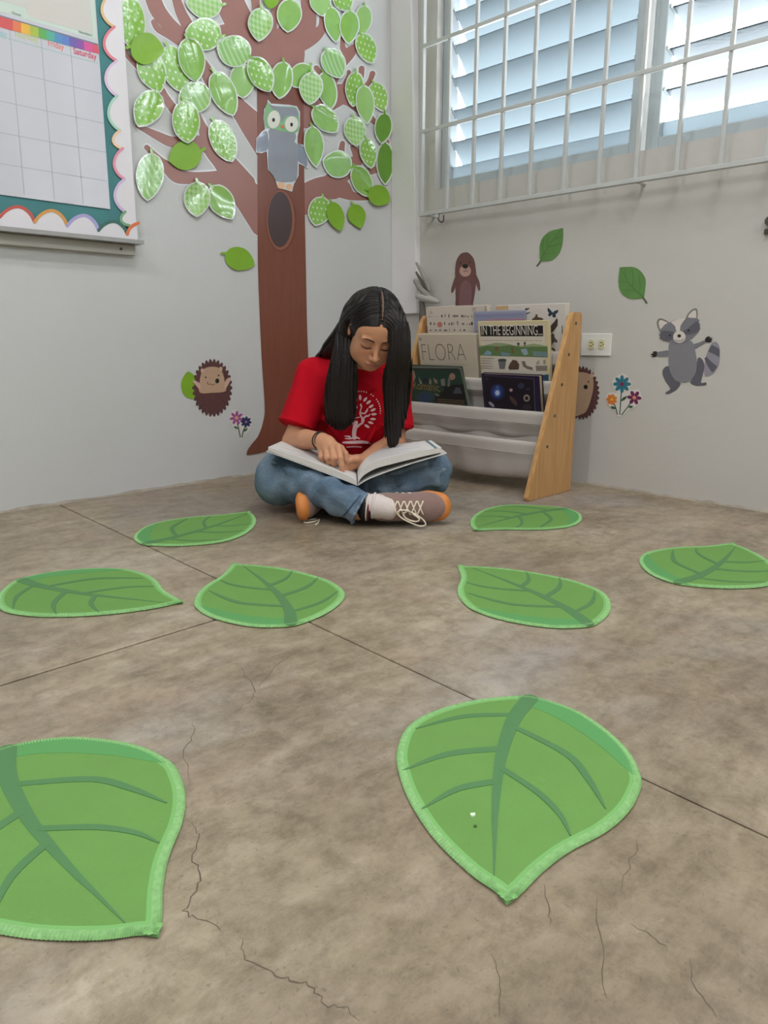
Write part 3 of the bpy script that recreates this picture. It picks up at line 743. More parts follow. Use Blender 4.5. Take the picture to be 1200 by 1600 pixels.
LV = [ # cx cy L W ang kind label off
 (206, 36, 40, 20, 85, 'dots', 'white-dotted green leaf half hidden by the calendar border at the far left', .003),
 (238, 112, 33, 20, 68, 'dots', 'dotted leaf tucked under the round matt green leaf, upper left', .004),
 (230, 76, 27, 25, 8, 'bright', 'round matt lime leaf lying over a dotted leaf near the calendar', .009),
 (274, 107, 37, 19, 72, 'dots', 'slim dotted leaf hanging between the round matt leaf and a plain glossy one', .005),
 (300, 93, 34, 19, 78, 'plain', 'plain leaf with a bright glare spot, right of the slim dotted leaf', .007),
 (318, 53, 27, 24, 190, 'dots', 'plump dotted leaf with a stub stalk at its right, below the topmost dotted one', .006),
 (319, 6, 27, 22, 185, 'check', 'checked and dotted leaf cut by the top of the view over the left limbs', .004),
 (365, 79, 27, 23, 205, 'stripe', 'glossy striped leaf with white glare bars left of the upper trunk', .006),
 (379, 126, 26, 18, 88, 'pale', 'pale plain leaf overlapped by a dotted leaf beside the upper trunk', .004),
 (408, 116, 29, 17, 62, 'dots', 'dotted leaf lying across the left edge of the upper trunk', .008),
 (350, 146, 36, 18, 66, 'plain', 'long plain leaf with wavy glare, pointing down, left of the owl', .006),
 (304, 152, 25, 23, 160, 'stripe', 'leaf almost whitened by glare, just above a dotted leaf', .004),
 (231, 170, 30, 21, 118, 'dots', 'dotted leaf with a glare stripe down its right, beside the calendar border', .006),
 (291, 190, 32, 20, 85, 'dots', 'dotted leaf hanging from a thin twig over a plain lime leaf', .009),
 (349, 220, 34, 18, 66, 'dots', 'faintly dotted glossy leaf on the limb left of the owl', .006),
 (289, 243, 27, 23, 165, 'bright', 'plain lime leaf with a glossy stalk end on the lower left limb', .006),
 (234, 276, 36, 20, 96, 'stripe', 'wavy striped glossy leaf at the end of the lowest left limb', .006),
 (308, 311, 26, 19, 92, 'check', 'checked leaf with broad glare, left of a plain one under the lowest left limb', .005),
 (347, 316, 29, 18, 58, 'plain', 'plain leaf with a sparkling left edge under the lowest left limb', .007),
 (375, 405, 25, 18, 22, 'bright', 'lone matt lime leaf on the bare wall left of the trunk', .003),
 (407, 38, 25, 18, 95, 'check', 'checked leaf with glare along its bottom, on the left fork of the upper trunk', .006),
 (440, 125, 28, 16, 97, 'plain', 'plain leaf in the middle of the trunk above the owl', .006),
 (452, 24, 25, 18, 95, 'plain', 'broad plain leaf near the top, centred on the trunk fork', .005),
 (424, 0, 14, 12, 95, 'bright', 'small plain leaf end showing at the top edge over the trunk', .004),
 (472, 119, 20, 18, 130, 'plain', 'plain round leaf partly under a checked leaf, right of the trunk', .004),
 (512, 141, 28, 13, 78, 'plain', 'narrow plain leaf sticking out right from under a checked leaf', .004),
 (486, 138, 24, 17, 95, 'check', 'checked leaf with a glare foot, right of the trunk above the owl', .009),
 (522, 99, 24, 17, 62, 'stripe', 'striped leaf with a white glare top, alone in the gap right of the trunk', .006),
 (501, 4, 20, 15, 80, 'pale', 'two-tone leaf cut by the top of the view, right of the trunk fork', .004),
 (537, 1, 16, 14, 60, 'dots', 'dotted leaf cut by the top of the view, right of the two-tone one', .003),
 (521, 38, 27, 12, 80, 'plain', 'narrow plain leaf beside the cluster of round leaves, upper right', .006),
 (568, 31, 22, 12, 95, 'pale', 'pale flat leaf at the back of the upper right cluster', .003),
 (546, 42, 25, 14, 92, 'plain', 'plain rounded leaf in front of the pale one, upper right cluster', .007),
 (573, 75, 24, 14, 68, 'dots', 'dotted leaf at the lower end of the upper right cluster', .005),
 (554, 139, 26, 13, 95, 'dots', 'glossy dotted leaf left of a pale folded leaf on the right limb', .004),
 (592, 151, 23, 13, 70, 'dots', 'shaded dotted leaf right of the pale folded one', .004),
 (571, 163, 29, 13, 84, 'pale', 'pale folded leaf between two dotted leaves on the right limb', .009),
 (509, 186, 25, 16, 48, 'plain', 'two-tone plain leaf right of the owl head', .005),
 (491, 229, 31, 14, 84, 'plain', 'upright plain leaf beside the owl right wing', .006),
 (555, 205, 22, 16, 84, 'check', 'checked leaf with a glare foot on the right limb, below the folded leaf', .005),
 (576, 239, 23, 12, 80, 'dots', 'dotted leaf on the right limb below the checked leaf', .007),
 (527, 256, 22, 20, 195, 'plain', 'round plain leaf with a stalk at its left, between the right limbs', .006),
 (599, 200, 23, 12, 96, 'dark', 'dark shaded leaf by the corner casing, upper of two', .005),
 (602, 255, 32, 12, 90, 'dark', 'long dark shaded leaf pressed against the corner casing, lower of two', .003),
 (566, 283, 25, 14, 66, 'plain', 'glossy-topped plain leaf touching a matt round leaf, lower right limb', .005),
 (593, 306, 19, 16, 30, 'bright', 'matt lime round leaf at the lower right limb end by the casing', .008),
 (499, 330, 22, 16, 105, 'dots', 'dotted leaf hanging under the lowest right limb, left of two plain leaves', .005),
 (525, 338, 24, 13, 72, 'bright', 'plain lime leaf next to a dotted one under the lowest right limb', .006),
 (558, 338, 20, 14, 72, 'bright', 'plain lime leaf hanging alone at the right under the lowest right limb', .005)]
for q in LV: leaf(*q[:7], off=q[7], margin=(q[5] != 'bright'))
leaf(297, 602, 22, 14, 262, 'bright', 'lime paper leaf half hidden behind the left wall hedgehog', .001, group='loose paper leaves', margin=False, stem=False, curl=.001)

# ------------------------------------------------------------------ owl on the trunk
def zz(pts, x0, y0, s): return [(x0+a/s, y0+b/s) for a, b in pts]
OF = .0045
M_OWL = mat('owl_grey', '#8b8d96', .25, noise=.10, nscale=8, coat=.8, crough=.07); M_OWLD = mat('owl_wing_grey', '#7f8693', .25, coat=.8, crough=.07)
M_OWLG = mat('owl_mask_green', '#7fae7c', .3, coat=.6); M_CREAM = mat('owl_cream', '#d9d8cc', .3, coat=.5); M_BLACK = mat('print_black', '#22211f', .5)
M_BEAK = mat('owl_beak_orange', '#d9703f', .4); M_FEET = mat('owl_feet', '#dcb089', .4); M_OM = mat('owl_margin', '#d2d6da', .15, coat=.9, crough=.06)
ow = thing('paper_owl', on(WALL_L, 440, 230, OF), 'grey laminated paper owl with big cream eyes perched on the trunk above the hollow', 'wall decoration')
Z4 = (390, 150, 5.217)
cut('laminate_margin', zz([(148, 30), (175, 62), (320, 72), (385, 84), (410, 130), (410, 240), (390, 330), (388, 385), (440, 400), (470, 470), (475, 590), (430, 565), (400, 550), (398, 650), (360, 720), (345, 780), (280, 760), (232, 750), (195, 650), (148, 600), (140, 450), (100, 465), (50, 460), (56, 345), (95, 295), (125, 270), (112, 180), (118, 110), (138, 75)], *Z4), WALL_L, OF, .0005, M_OM, ow)
cut('wing', zz([(135, 285), (150, 330), (148, 430), (110, 455), (60, 452), (64, 350), (95, 300)], *Z4), WALL_L, OF+.0005, .0005, M_OWLD, ow, 3)
cut('wing', zz([(385, 395), (430, 405), (462, 460), (468, 575), (430, 555), (390, 520)], *Z4), WALL_L, OF+.0005, .0005, M_OWLD, ow, 3)
cut('foot', ell(390+258/5.217, 150+728/5.217, 5.5, 5.5), WALL_L, OF+.0005, .0004, M_FEET, ow); cut('foot', ell(390+322/5.217, 150+742/5.217, 5.2, 5), WALL_L, OF+.0005, .0004, M_FEET, ow)
cut('owl_body', zz([(170, 260), (370, 290), (365, 380), (390, 400), (390, 640), (350, 700), (215, 695), (205, 660), (155, 600), (152, 420), (160, 330)], *Z4), WALL_L, OF+.0008, .0006, M_OWL, ow, 2)
cut('head', zz([(148, 45), (185, 80), (330, 85), (378, 95), (400, 140), (402, 240), (370, 305), (170, 265), (125, 240), (122, 130)], *Z4), WALL_L, OF+.0012, .0006, M_OWLG, ow, 2)
cut('brow', zz([(160, 70), (200, 82), (340, 95), (378, 105), (395, 170), (300, 160), (265, 215), (240, 130), (190, 105)], *Z4), WALL_L, OF+.0018, .0004, M_OWL, ow, 2)
for cx, cy, rx, ry, px, py in ((197, 192, 51, 74, 195, 195), (342, 228, 54, 64, 342, 233)):
    e = cut('eye', ell(390+cx/5.217, 150+cy/5.217, rx/5.217, ry/5.217, 8), WALL_L, OF+.0022, .0004, M_CREAM, ow)
    cut('pupil', ell(390+px/5.217, 150+py/5.217, 2.1, 3.1), WALL_L, OF+.0026, .0004, M_BLACK, e)
cut('beak', zz([(248, 240), (285, 240), (265, 268)], *Z4), WALL_L, OF+.0022, .0008, M_BEAK, ow)

# ------------------------------------------------------------------ animal and flower stickers
M_SPINE = mat('hedgehog_brown', '#5e3d3c', .6, noise=.22, nscale=90); M_TAN = mat('hedgehog_tan', '#b99a80', .6, noise=.05, nscale=15); M_TANL = mat('hedgehog_pink', '#c5a491', .6)
M_STW = mat('sticker_white', '#d0ccc8', .4)
def spiky(cx, cy, rx, ry, n, amp, ang=0):
    P = []
    for i in range(n*4):
        t = 2*math.pi*i/(n*4); k = 1+amp*(.5+.5*math.cos(n*t))-(amp if i % 4 == 2 else 0)*.4
        P.append((cx+rx*k*math.cos(t), cy+ry*k*math.sin(t)))
    return P
hg = thing('hedgehog_sticker', on(WALL_L, 331, 607), 'brown hedgehog sticker with raised tan arms on the left wall near the trunk', 'sticker', 'animal wall stickers')
Z5 = (240, 540, 5.0)
cut('tab', zz(ell(450, 548, 50, 24), *Z5), WALL_L, .0004, .0004, M_STW, hg)
cut('spines', zz(spiky(458, 330, 144, 208, 30, .10), *Z5), WALL_L, .0015, .0008, M_SPINE, hg)
cut('belly', zz([(362, 368), (358, 300), (372, 215), (400, 178), (455, 165), (510, 175), (540, 215), (556, 290), (562, 356), (460, 368)], *Z5), WALL_L, .0023, .0005, M_TAN, hg, 3)
for P in ([(362, 345), (330, 310), (305, 285), (312, 270), (340, 280), (366, 305)], [(556, 340), (556, 290), (575, 258), (596, 250), (600, 268), (580, 310)]): cut('arm', zz(P, *Z5), WALL_L, .0026, .0004, M_TANL, hg, 2)
for x, y in ((380, 195), (525, 182)): cut('ear', zz(ell(x, y, 13, 17), *Z5), WALL_L, .0028, .0004, M_TANL, hg)
cut('nose', zz(ell(497, 276, 15, 19), *Z5), WALL_L, .0028, .0005, M_BLACK, hg)
for x, y in ((407, 248), (508, 233)): cut('eye', zz(ell(x, y, 6, 7), *Z5), WALL_L, .0028, .0004, M_BLACK, hg)
cut('mouth', stroke_poly([(q[0], q[1], .9) for q in zz([(418, 285), (428, 302), (445, 300), (462, 308), (478, 298)], *Z5)], 3), WALL_L, .0028, .0003, M_SPINE, hg)
h2 = thing('hedgehog_sticker', on(WALL_R, 915, 615), 'hedgehog sticker peeping out from behind the pine bookcase', 'sticker', 'animal wall stickers')
Z6 = (880, 500, 8.571)
cut('spines', zz(spiky(245, 975, 222, 330, 30, .10), *Z6), WALL_R, .001, .0008, M_SPINE, h2)
cut('belly', zz([(60, 720), (230, 700), (330, 715), (395, 770), (405, 900), (375, 1050), (320, 1200), (250, 1260), (60, 1265)], *Z6), WALL_R, .0018, .0005, M_TAN, h2, 3)
cut('ear', zz(ell(385, 745, 26, 32), *Z6), WALL_R, .0023, .0004, M_TANL, h2); cut('nose', zz(ell(302, 897, 27, 30), *Z6), WALL_R, .0023, .0005, M_BLACK, h2); cut('eye', zz(ell(338, 828, 9, 14), *Z6), WALL_R, .0023, .0004, M_BLACK, h2)
# flowers
M_STEM = mat('flower_stem', '#2f5338', .6)
def flower(w, parent, cx, cy, r, n, pc, cc, off, rot=0.0, fat=.34):
    pm = mat('petal_'+pc, pc, .5); cm = mat('flower_eye_'+cc, cc, .5)
    for k in range(n):
        t = rot+2*math.pi*k/n
        cut('petal', ell(cx+r*.62*math.cos(t), cy+r*.62*math.sin(t), r*.42, r*fat*.62, math.degrees(t), 12), w, off, .0004, pm, parent)
    cut('flower_eye', ell(cx, cy, r*.24, r*.24, 0, 12), w, off+.0004, .0003, cm, parent)
def stemline(w, parent, pts, off, wd=1.5): cut('stem', stroke_poly([(x, y, wd) for x, y in pts], 3), w, off, .0004, M_STEM, parent)
def sleaf(w, parent, a, b, wd, off): cut('flower_leaf', stroke_poly([(a[0], a[1], .6), ((a[0]+b[0])/2, (a[1]+b[1])/2, wd), (b[0], b[1], .4)], 4), w, off, .0004, M_STEM, parent)
f1 = thing('flower_sticker', on(WALL_L, 376, 662), 'pink and blue flower sticker on the left wall beside the tree foot', 'sticker', 'flower wall stickers')
cut('backing', zz([(590, 560), (605, 530), (640, 498), (670, 530), (700, 545), (740, 550), (768, 590), (760, 630), (735, 680), (690, 728), (675, 728), (655, 670), (620, 645), (600, 600)], *Z5), WALL_L, .0008, .0006, M_STW, f1, 3)
flower(WALL_L, f1, 240+648/5, 540+565/5, 10.5, 7, '#9c4f86', '#dba27c', .0014, .3); flower(WALL_L, f1, 240+722/5, 540+596/5, 8.5, 8, '#28365f', '#a56a86', .0014, .1, .4)
stemline(WALL_L, f1, zz([(655, 610), (664, 650), (678, 715)], *Z5), .0014); stemline(WALL_L, f1, zz([(715, 635), (700, 670), (690, 715)], *Z5), .0014)
sleaf(WALL_L, f1, *zz([(662, 650), (625, 632)], *Z5), 3.2, .0014); sleaf(WALL_L, f1, *zz([(702, 672), (735, 645)], *Z5), 3.2, .0014)
f2 = thing('flower_sticker', on(WALL_R, 971, 622), 'three-flower sticker in teal, orange and purple right of the outlet', 'sticker', 'flower wall stickers')
cut('backing', zz([(655, 850), (690, 770), (740, 740), (800, 715), (870, 760), (915, 850), (890, 925), (960, 935), (1010, 925), (1055, 1040), (1020, 1120), (960, 1180), (880, 1200), (800, 1290), (715, 1285), (690, 1210), (620, 1160), (570, 1090), (585, 1000), (640, 970), (720, 980), (690, 935)], *Z6), WALL_R, .0008, .0006, M_STW, f2, 2)
q = lambda x, y: (880+x/8.571, 500+y/8.571)
flower(WALL_R, f2, *q(788, 858), 13.5, 8, '#2d7183', '#7a2a55', .0014, math.pi/2, .36); flower(WALL_R, f2, *q(650, 1065), 8.5, 7, '#d9803e', '#e3b63a', .0014, .5, .55); flower(WALL_R, f2, *q(952, 1040), 11, 6, '#6b2450', '#d8906a', .0014, .1, .42)
stemline(WALL_R, f2, [q(778, 970), q(768, 1120), q(757, 1265)], .0014); stemline(WALL_R, f2, [q(680, 1120), q(705, 1180), q(725, 1265)], .0014); stemline(WALL_R, f2, [q(920, 1085), q(860, 1170), q(785, 1270)], .0014)
sleaf(WALL_R, f2, q(775, 1085), q(855, 1020), 4.5, .0014); sleaf(WALL_R, f2, q(705, 1190), q(635, 1160), 4, .0014); sleaf(WALL_R, f2, q(870, 1165), q(940, 1160), 4, .0014)
# brown bear
Z7 = (690, 380, 15.0)
M_BEAR = mat('bear_brown', '#6c4a46', .6); M_BELLY = mat('bear_belly', '#7d5a5c', .6); M_MUZ = mat('bear_muzzle', '#b9948a', .6)
br = thing('bear_sticker', on(WALL_R, 727, 440), 'plum-brown round-headed bear sticker standing above the white picture book', 'sticker', 'animal wall stickers')
for P in ([(320, 800), (280, 890), (230, 1060), (228, 1150), (250, 1165), (285, 1130), (330, 960)], [(810, 740), (850, 820), (890, 920), (905, 1060), (890, 1110), (860, 1095), (820, 980), (800, 900)]): cut('arm', zz(P, *Z7), WALL_R, .0008, .0005, M_BEAR, br, 2)
cut('torso', zz([(355, 1520), (335, 1300), (322, 1000), (318, 700), (330, 500), (370, 360), (450, 250), (550, 215), (630, 225), (720, 310), (775, 430), (800, 600), (815, 800), (800, 1000), (775, 1200), (735, 1420), (725, 1520)], *Z7), WALL_R, .001, .0008, M_BEAR, br, 2)
cut('belly', zz([(430, 1520), (420, 1200), (450, 980), (540, 880), (620, 900), (690, 1000), (700, 1250), (650, 1520)], *Z7), WALL_R, .0018, .0004, M_BELLY, br, 3)
cut('muzzle', zz(ell(555, 650, 136, 135), *Z7), WALL_R, .0018, .0005, M_MUZ, br); cut('nose', zz(ell(555, 540, 66, 54), *Z7), WALL_R, .0023, .0005, M_BLACK, br)
for x, y in ((445, 455), (655, 447)): cut('eye', zz(ell(x, y, 15, 18), *Z7), WALL_R, .0018, .0005, M_BLACK, br)
cut('mouth', stroke_poly([(a, b, .7) for a, b in zz([(510, 645), (530, 665), (560, 655), (560, 600), (560, 655), (590, 668), (610, 645)], *Z7)], 2), WALL_R, .0023, .0003, M_SPINE, br)
# raccoon
Z8 = (1000, 470, 8.571)
M_RG = mat('raccoon_grey', '#75747b', .6); M_RB = mat('raccoon_belly', '#7d7c82', .6); M_RD = mat('raccoon_dark', '#5b5a63', .6); M_RL = mat('raccoon_light', '#8c8894', .6); M_RW = mat('raccoon_white', '#cfc6bf', .55); M_RO = mat('raccoon_outline', '#77746d', .6)
rc_ = thing('raccoon_sticker', on(WALL_R, 1072, 548), 'grey raccoon sticker with striped tail and spread arms high on the right', 'sticker', 'animal wall stickers')
tail = [(880, 760), (920, 650), (960, 570), (1010, 548), (1050, 580), (1068, 650), (1070, 750), (1055, 860), (1010, 945), (940, 1000), (870, 1008), (860, 900)]
cut('tail', zz(tail, *Z8), WALL_R, .0006, .0005, M_RL, rc_, 3)
for P in ([(965, 590), (940, 620), (915, 680), (1000, 715), (1060, 755), (1068, 690), (1060, 640)], [(890, 750), (862, 770), (900, 860), (960, 955), (985, 950), (1035, 880), (960, 820)]): cut('tail_band', zz(P, *Z8), WALL_R, .0011, .0003, M_RD, rc_)
for P in ([(400, 665), (300, 675), (230, 690), (228, 745), (310, 750), (400, 738)], [(700, 590), (790, 560), (870, 525), (885, 560), (800, 610), (730, 650)]): cut('arm', zz(P, *Z8), WALL_R, .0008, .0005, M_RG, rc_, 2)
for P in ([(230, 680), (195, 675), (165, 685), (185, 700), (145, 715), (150, 725), (180, 728), (150, 750), (190, 755), (225, 742)], [(868, 515), (890, 485), (935, 470), (930, 495), (975, 488), (950, 510), (980, 520), (945, 535), (970, 548), (920, 560), (880, 555)]): cut('paw', zz(P, *Z8), WALL_R, .0012, .0004, M_BLACK, rc_)
for P in ([(400, 880), (340, 885), (305, 930), (305, 990), (350, 1090), (410, 1180), (350, 1220), (345, 1248), (400, 1240), (490, 1190), (545, 1110), (500, 1060), (430, 980)], [(770, 775), (820, 770), (855, 830), (860, 920), (815, 1095), (880, 1090), (890, 1125), (820, 1135), (740, 1135), (670, 1090), (740, 980)]): cut('leg', zz(P, *Z8), WALL_R, .0008, .0005, M_RD, rc_, 2)
cut('torso', zz([(400, 560), (560, 540), (690, 540), (735, 650), (755, 760), (760, 880), (730, 1000), (650, 1080), (560, 1092), (470, 1060), (405, 950), (383, 840), (385, 720)], *Z8), WALL_R, .0011, .0006, M_RB, rc_, 3)
for P, Q in (([(262, 395), (225, 290), (260, 235), (330, 250), (395, 300), (330, 370)], [(272, 385), (248, 295), (275, 258), (330, 275), (368, 300), (310, 350)]), ([(615, 225), (680, 130), (740, 100), (770, 125), (765, 240), (690, 250)], [(640, 215), (690, 150), (735, 125), (752, 150), (750, 240), (690, 235)])):
    e = cut('ear', zz(P, *Z8), WALL_R, .001, .0005, M_RO, rc_, 2); cut('inner_ear', zz(Q, *Z8), WALL_R, .0015, .0004, M_RW, e, 2)
cut('head', zz([(262, 400), (330, 320), (410, 280), (520, 245), (620, 225), (760, 230), (800, 262), (770, 300), (812, 318), (780, 345), (812, 360), (780, 420), (700, 500), (600, 560), (450, 575), (330, 530), (255, 500), (285, 480), (245, 450), (280, 440)], *Z8), WALL_R, .0017, .0005, M_RG, rc_)
cut('forehead_blaze', zz([(410, 285), (520, 245), (620, 225), (570, 290), (540, 340), (535, 420), (490, 420), (470, 340)], *Z8), WALL_R, .0022, .0004, M_RW, rc_)
for P in ([(285, 420), (340, 400), (420, 410), (470, 430), (440, 510), (360, 540), (270, 505)], [(560, 420), (640, 370), (760, 270), (800, 330), (780, 410), (690, 445), (610, 450)]): cut('eye_patch', zz(P, *Z8), WALL_R, .0022, .0004, M_RD, rc_, 2)
cut('muzzle', zz(ell(527, 483, 83, 82), *Z8), WALL_R, .0026, .0005, M_RW, rc_); cut('nose', zz(ell(525, 470, 25, 21), *Z8), WALL_R, .0031, .0005, M_BLACK, rc_)
for x, y in ((400, 462), (652, 396)): cut('eye', zz(ell(x, y, 13, 13), *Z8), WALL_R, .0027, .0005, M_BLACK, rc_)
cut('mouth', stroke_poly([(a, b, .9) for a, b in zz([(475, 520), (500, 540), (530, 535), (560, 535), (580, 505)], *Z8)], 3), WALL_R, .0031, .0003, M_RD, rc_)
# two leaf stickers on the right wall
Z9 = (820, 340, 5.714)
M_WL = mat('sticker_leaf_green', '#5f8a49', .5, noise=.12, nscale=25); M_WLD = mat('sticker_leaf_vein', '#4b7339', .5); M_WLS = mat('sticker_leaf_stalk', '#53604a', .5)
def wall_leaf(label, P, mid, veins, stalk):
    t = thing('leaf_sticker', on(WALL_R, *zz([mid[1]], *Z9)[0]), label, 'sticker', 'leaf stickers on the grey wall')
    cut('stalk', stroke_poly([(a, b, 2.6) for a, b in zz(stalk, *Z9)], 3), WALL_R, .0006, .0006, M_WLS, t)
    cut('blade', zz(P, *Z9), WALL_R, .001, .0008, M_WL, t)
    cut('midrib', stroke_poly([(a, b, w) for (a, b), w in zip(zz(mid, *Z9), (1.5, 1.0, .5))], 3), WALL_R, .0018, .0003, M_WLD, t)
    for v in veins: cut('vein', stroke_poly([(a, b, .7) for a, b in zz(v, *Z9)], 3), WALL_R, .0018, .0003, M_WLD, t)
def blade(a, b, c): return [tuple(p) for p in catmull(a, 4)]+[tuple(p) for p in catmull(b, 4)]
wall_leaf('slim green leaf sticker pointing up, above the picture books', catmull([(342, 92), (300, 102), (220, 125), (160, 180), (135, 250), (133, 320), (138, 395)], 4)+catmull([(170, 390), (240, 382), (300, 330), (330, 260), (342, 180), (342, 95)], 4)[:-1], [(140, 390), (200, 270), (330, 105)], [[(170, 330), (160, 260), (165, 200)], [(200, 280), (200, 210), (215, 160)], [(165, 330), (230, 320), (290, 310)], [(205, 260), (270, 245), (325, 225)], [(250, 195), (300, 185), (330, 160)]], [(140, 390), (125, 415), (110, 430)])
wall_leaf('round green leaf sticker with stalk at lower right, above the raccoon', catmull([(850, 443), (960, 440), (1020, 465), (1065, 520), (1080, 570), (1075, 640), (1065, 710)], 4)+catmull([(1040, 722), (950, 725), (890, 700), (850, 650), (837, 580), (840, 520), (848, 445)], 4)[:-1], [(1062, 712), (940, 600), (858, 455)], [[(1020, 670), (1030, 600), (1020, 520)], [(960, 620), (970, 540), (955, 470)], [(1000, 650), (930, 650), (870, 640)], [(920, 580), (880, 580), (845, 570)], [(900, 540), (900, 490), (895, 455)]], [(1050, 710), (1075, 740), (1088, 762)])
# ------------------------------------------------------------------ pine sling bookcase
def wood(name, c1, c2, axis_scale):
    return mat(name, c1, .45, noise=1, nscale=7, col2=c2, stretch=axis_scale, bump=.03, bscale=30)
M_PINE = wood('pine_board', '#c79c68', '#ad8150', (14, 14, .8))
M_PINEL = mat('pine_dowel', '#c9a06a', .5)
M_FAB = bpy.data.materials.new('white_canvas'); M_FAB.use_nodes = True
_nt = M_FAB.node_tree; _b = _nt.nodes['Principled BSDF']; _b.inputs['Base Color'].default_value = lin('#cfc9c3'); _b.inputs['Roughness'].default_value = .9; _b.inputs['Specular IOR Level'].default_value = .15
_tl = _nt.nodes.new('ShaderNodeBsdfTranslucent'); _tl.inputs[0].default_value = lin('#d5cfc8'); _ms = _nt.nodes.new('ShaderNodeMixShader'); _ms.inputs[0].default_value = .25
_nt.links.new(_b.outputs[0], _ms.inputs[1]); _nt.links.new(_tl.outputs[0], _ms.inputs[2]); _nt.links.new(_ms.outputs[0], _nt.nodes['Material Output'].inputs[0])
M_STITCH = mat('canvas_stitch', '#b5aea7', .9)
SY0, SY1, PT = 1.315, 1.985, .018
case = thing('sling_bookcase', (2.13, 1.65, 0), 'low pine bookcase with white canvas slings against the grey wall', 'bookcase')
def side_panel(y, nm='side_panel'):
    bm = bmesh.new()
    vs = [bm.verts.new((x, y, z)) for x, z in ((2.000, .012), (2.006, 0), (2.265, 0), (2.274, .594), (2.264, .606), (2.222, .606), (2.205, .590))]
    f = bm.faces.new(vs); r = bmesh.ops.extrude_face_region(bm, geom=[f])
    for v in r['geom']:
        if isinstance(v, bmesh.types.BMVert): v.co.y += PT
    bmesh.ops.recalc_face_normals(bm, faces=bm.faces[:])
    bmesh.ops.bevel(bm, geom=bm.edges[:], offset=.0018, segments=2, affect='EDGES')
    m = MB(); m.bm(bm); o = m.build(nm, M_PINE, case); auto_smooth(o, 40); return o
pR = side_panel(SY0); pL_ = side_panel(SY1-PT)
DOW = [(2.100, .172), (2.136, .271), (2.169, .372), (2.202, .469), (2.234, .570)]
for x, z in DOW:
    m = MB(); m.tube([(x, SY0+PT, z), (x, SY1-PT, z)], .007, 10); m.build('dowel', M_PINEL, case, smooth=True)
    m = MB(); m.tube([(x, SY0-.0008, z), (x, SY0+.002, z)], .0055, 12); m.build('screw', M_DARK, pR)
    m = MB(); m.tube([(x, SY1-.002, z), (x, SY1+.0008, z)], .0055, 12); m.build('screw', M_DARK, pL_)
rf = random.Random(21)
def fabric(i):
    x, z = DOW[i]; x2, z2 = DOW[i+1]
    dep = (.118, .085, .095, .095)[i]
    prof = [(x+.0098, z-.010), (x+.0098, z+.002), (x+.004, z+.0092), (x-.004, z+.0088), (x-.0098, z), (x-.0095, z-.020), (x-.0085, z-.034)]
    fw = (-.002, .003, .012, .012)[i]
    prof += [(x+fw, z-.055), (x+fw+.006, z-dep*.85), (x+fw+.020, z-dep), (x+fw+.036, z-dep*.9), (x2+.014, z2-.075), (x2+.011, z2-.04), (x2+.0099, z2-.012)]
    C = catmull([(a, 0, b) for a, b in prof], 3)
    N = 44; V = []; F = []
    ph = rf.uniform(0, 6)
    for j in range(N+1):
        t = j/N; y = SY0+PT+.0015+(SY1-SY0-2*PT-.003)*t
        for k, c in enumerate(C):
            u = k/len(C); sag = math.sin(math.pi*t)
            fold = math.sin(max(0, min(1, (u-.42)/.25))*math.pi*.5)*(1 if u < .8 else max(0, (1-u)/.2))
            dx = fold*(.0035*math.sin(t*17+ph+u*3)+.003*math.sin(t*31+ph*2))
            dz = -fold*.010*sag+fold*.003*math.sin(t*9+ph)
            V.append((c[0]+dx, y, max(.03, c[2]+dz)-.0012*sag*(1-fold)))
    K = len(C)
    for j in range(N):
        for k in range(K-1): F.append([j*K+k, j*K+k+1, (j+1)*K+k+1, (j+1)*K+k])
    o = mk('fabric_pocket', V, F, M_FAB, case, smooth=True)
    m = MB()                       # stitched hem line
    m.tube([(x-.0098, SY0+PT+.003+(SY1-SY0-2*PT-.006)*t/20, z-.032-.0012*math.sin(math.pi*t/20)) for t in range(21)], .0011, 5)
    m.build('hem_stitch', M_STITCH, o)
for i in range(4): fabric(i)

# ------------------------------------------------------------------ picture books in the slings
def book(name, label, x_hi, z_hi, x_lo, z_lo, tl, tr, zbot, thick, cover, pages='#d8d0bf', group='picture books in the bookcase', rough=.35, spine_left=True, board=.0022):
    up = np.array([x_hi-x_lo, 0, z_hi-z_lo]); up /= np.linalg.norm(up)
    n = np.cross(np.array([0, -1.0, 0]), up)           # towards the viewer
    if n[0] > 0: n = -n
    p = np.array([x_lo, 0, z_lo]); w = (p, n)
    A, B = on(w, *tl), on(w, *tr)
    top = (np.dot(A-p, up)+np.dot(B-p, up))/2; ya, yb = A[1], B[1]
    bot = (zbot-z_lo)/up[2]
    t = thing(name, p+up*(top+bot)/2+np.array([0, (ya+yb)/2, 0])-n*thick/2, label, 'book', group)
    cm = mat('cover_'+label[:28], cover, rough, coat=.2, crough=.2); pm = mat('page_edges_'+pages, pages, .8, noise=.12, nscale=220, stretch=(1, 1, 1))
    def bx(y0, y1, u0, u1, d0, d1, bev=.0):
        M = Matrix(((0, up[0], n[0], p[0]), (-1, up[1], n[1], p[1]), (0, up[2], n[2], p[2]), (0, 0, 0, 1)))
        m = MB(); m.box((-y0, u0, d0), (-y1, u1, d1), M, bev); return m
    m = bx(ya, yb, bot, top, -board, 0, .0006); m.v; m.build('front_cover', cm, t)
    bx(ya, yb, bot, top, -thick, -thick+board, .0006).build('back_cover', cm, t)
    if spine_left:
        bx(ya+.0003, ya-board, bot, top, -thick+board, -board).build('spine', cm, t); bx(ya-board, yb+.004, bot+.003, top-.004, -thick+board, -board).build('page_block', pm, t)
    else:
        bx(yb+board, yb-.0003, bot, top, -thick+board, -board).build('spine', cm, t); bx(ya-.004, yb+board, bot+.003, top-.004, -thick+board, -board).build('page_block', pm, t)
    return t, w
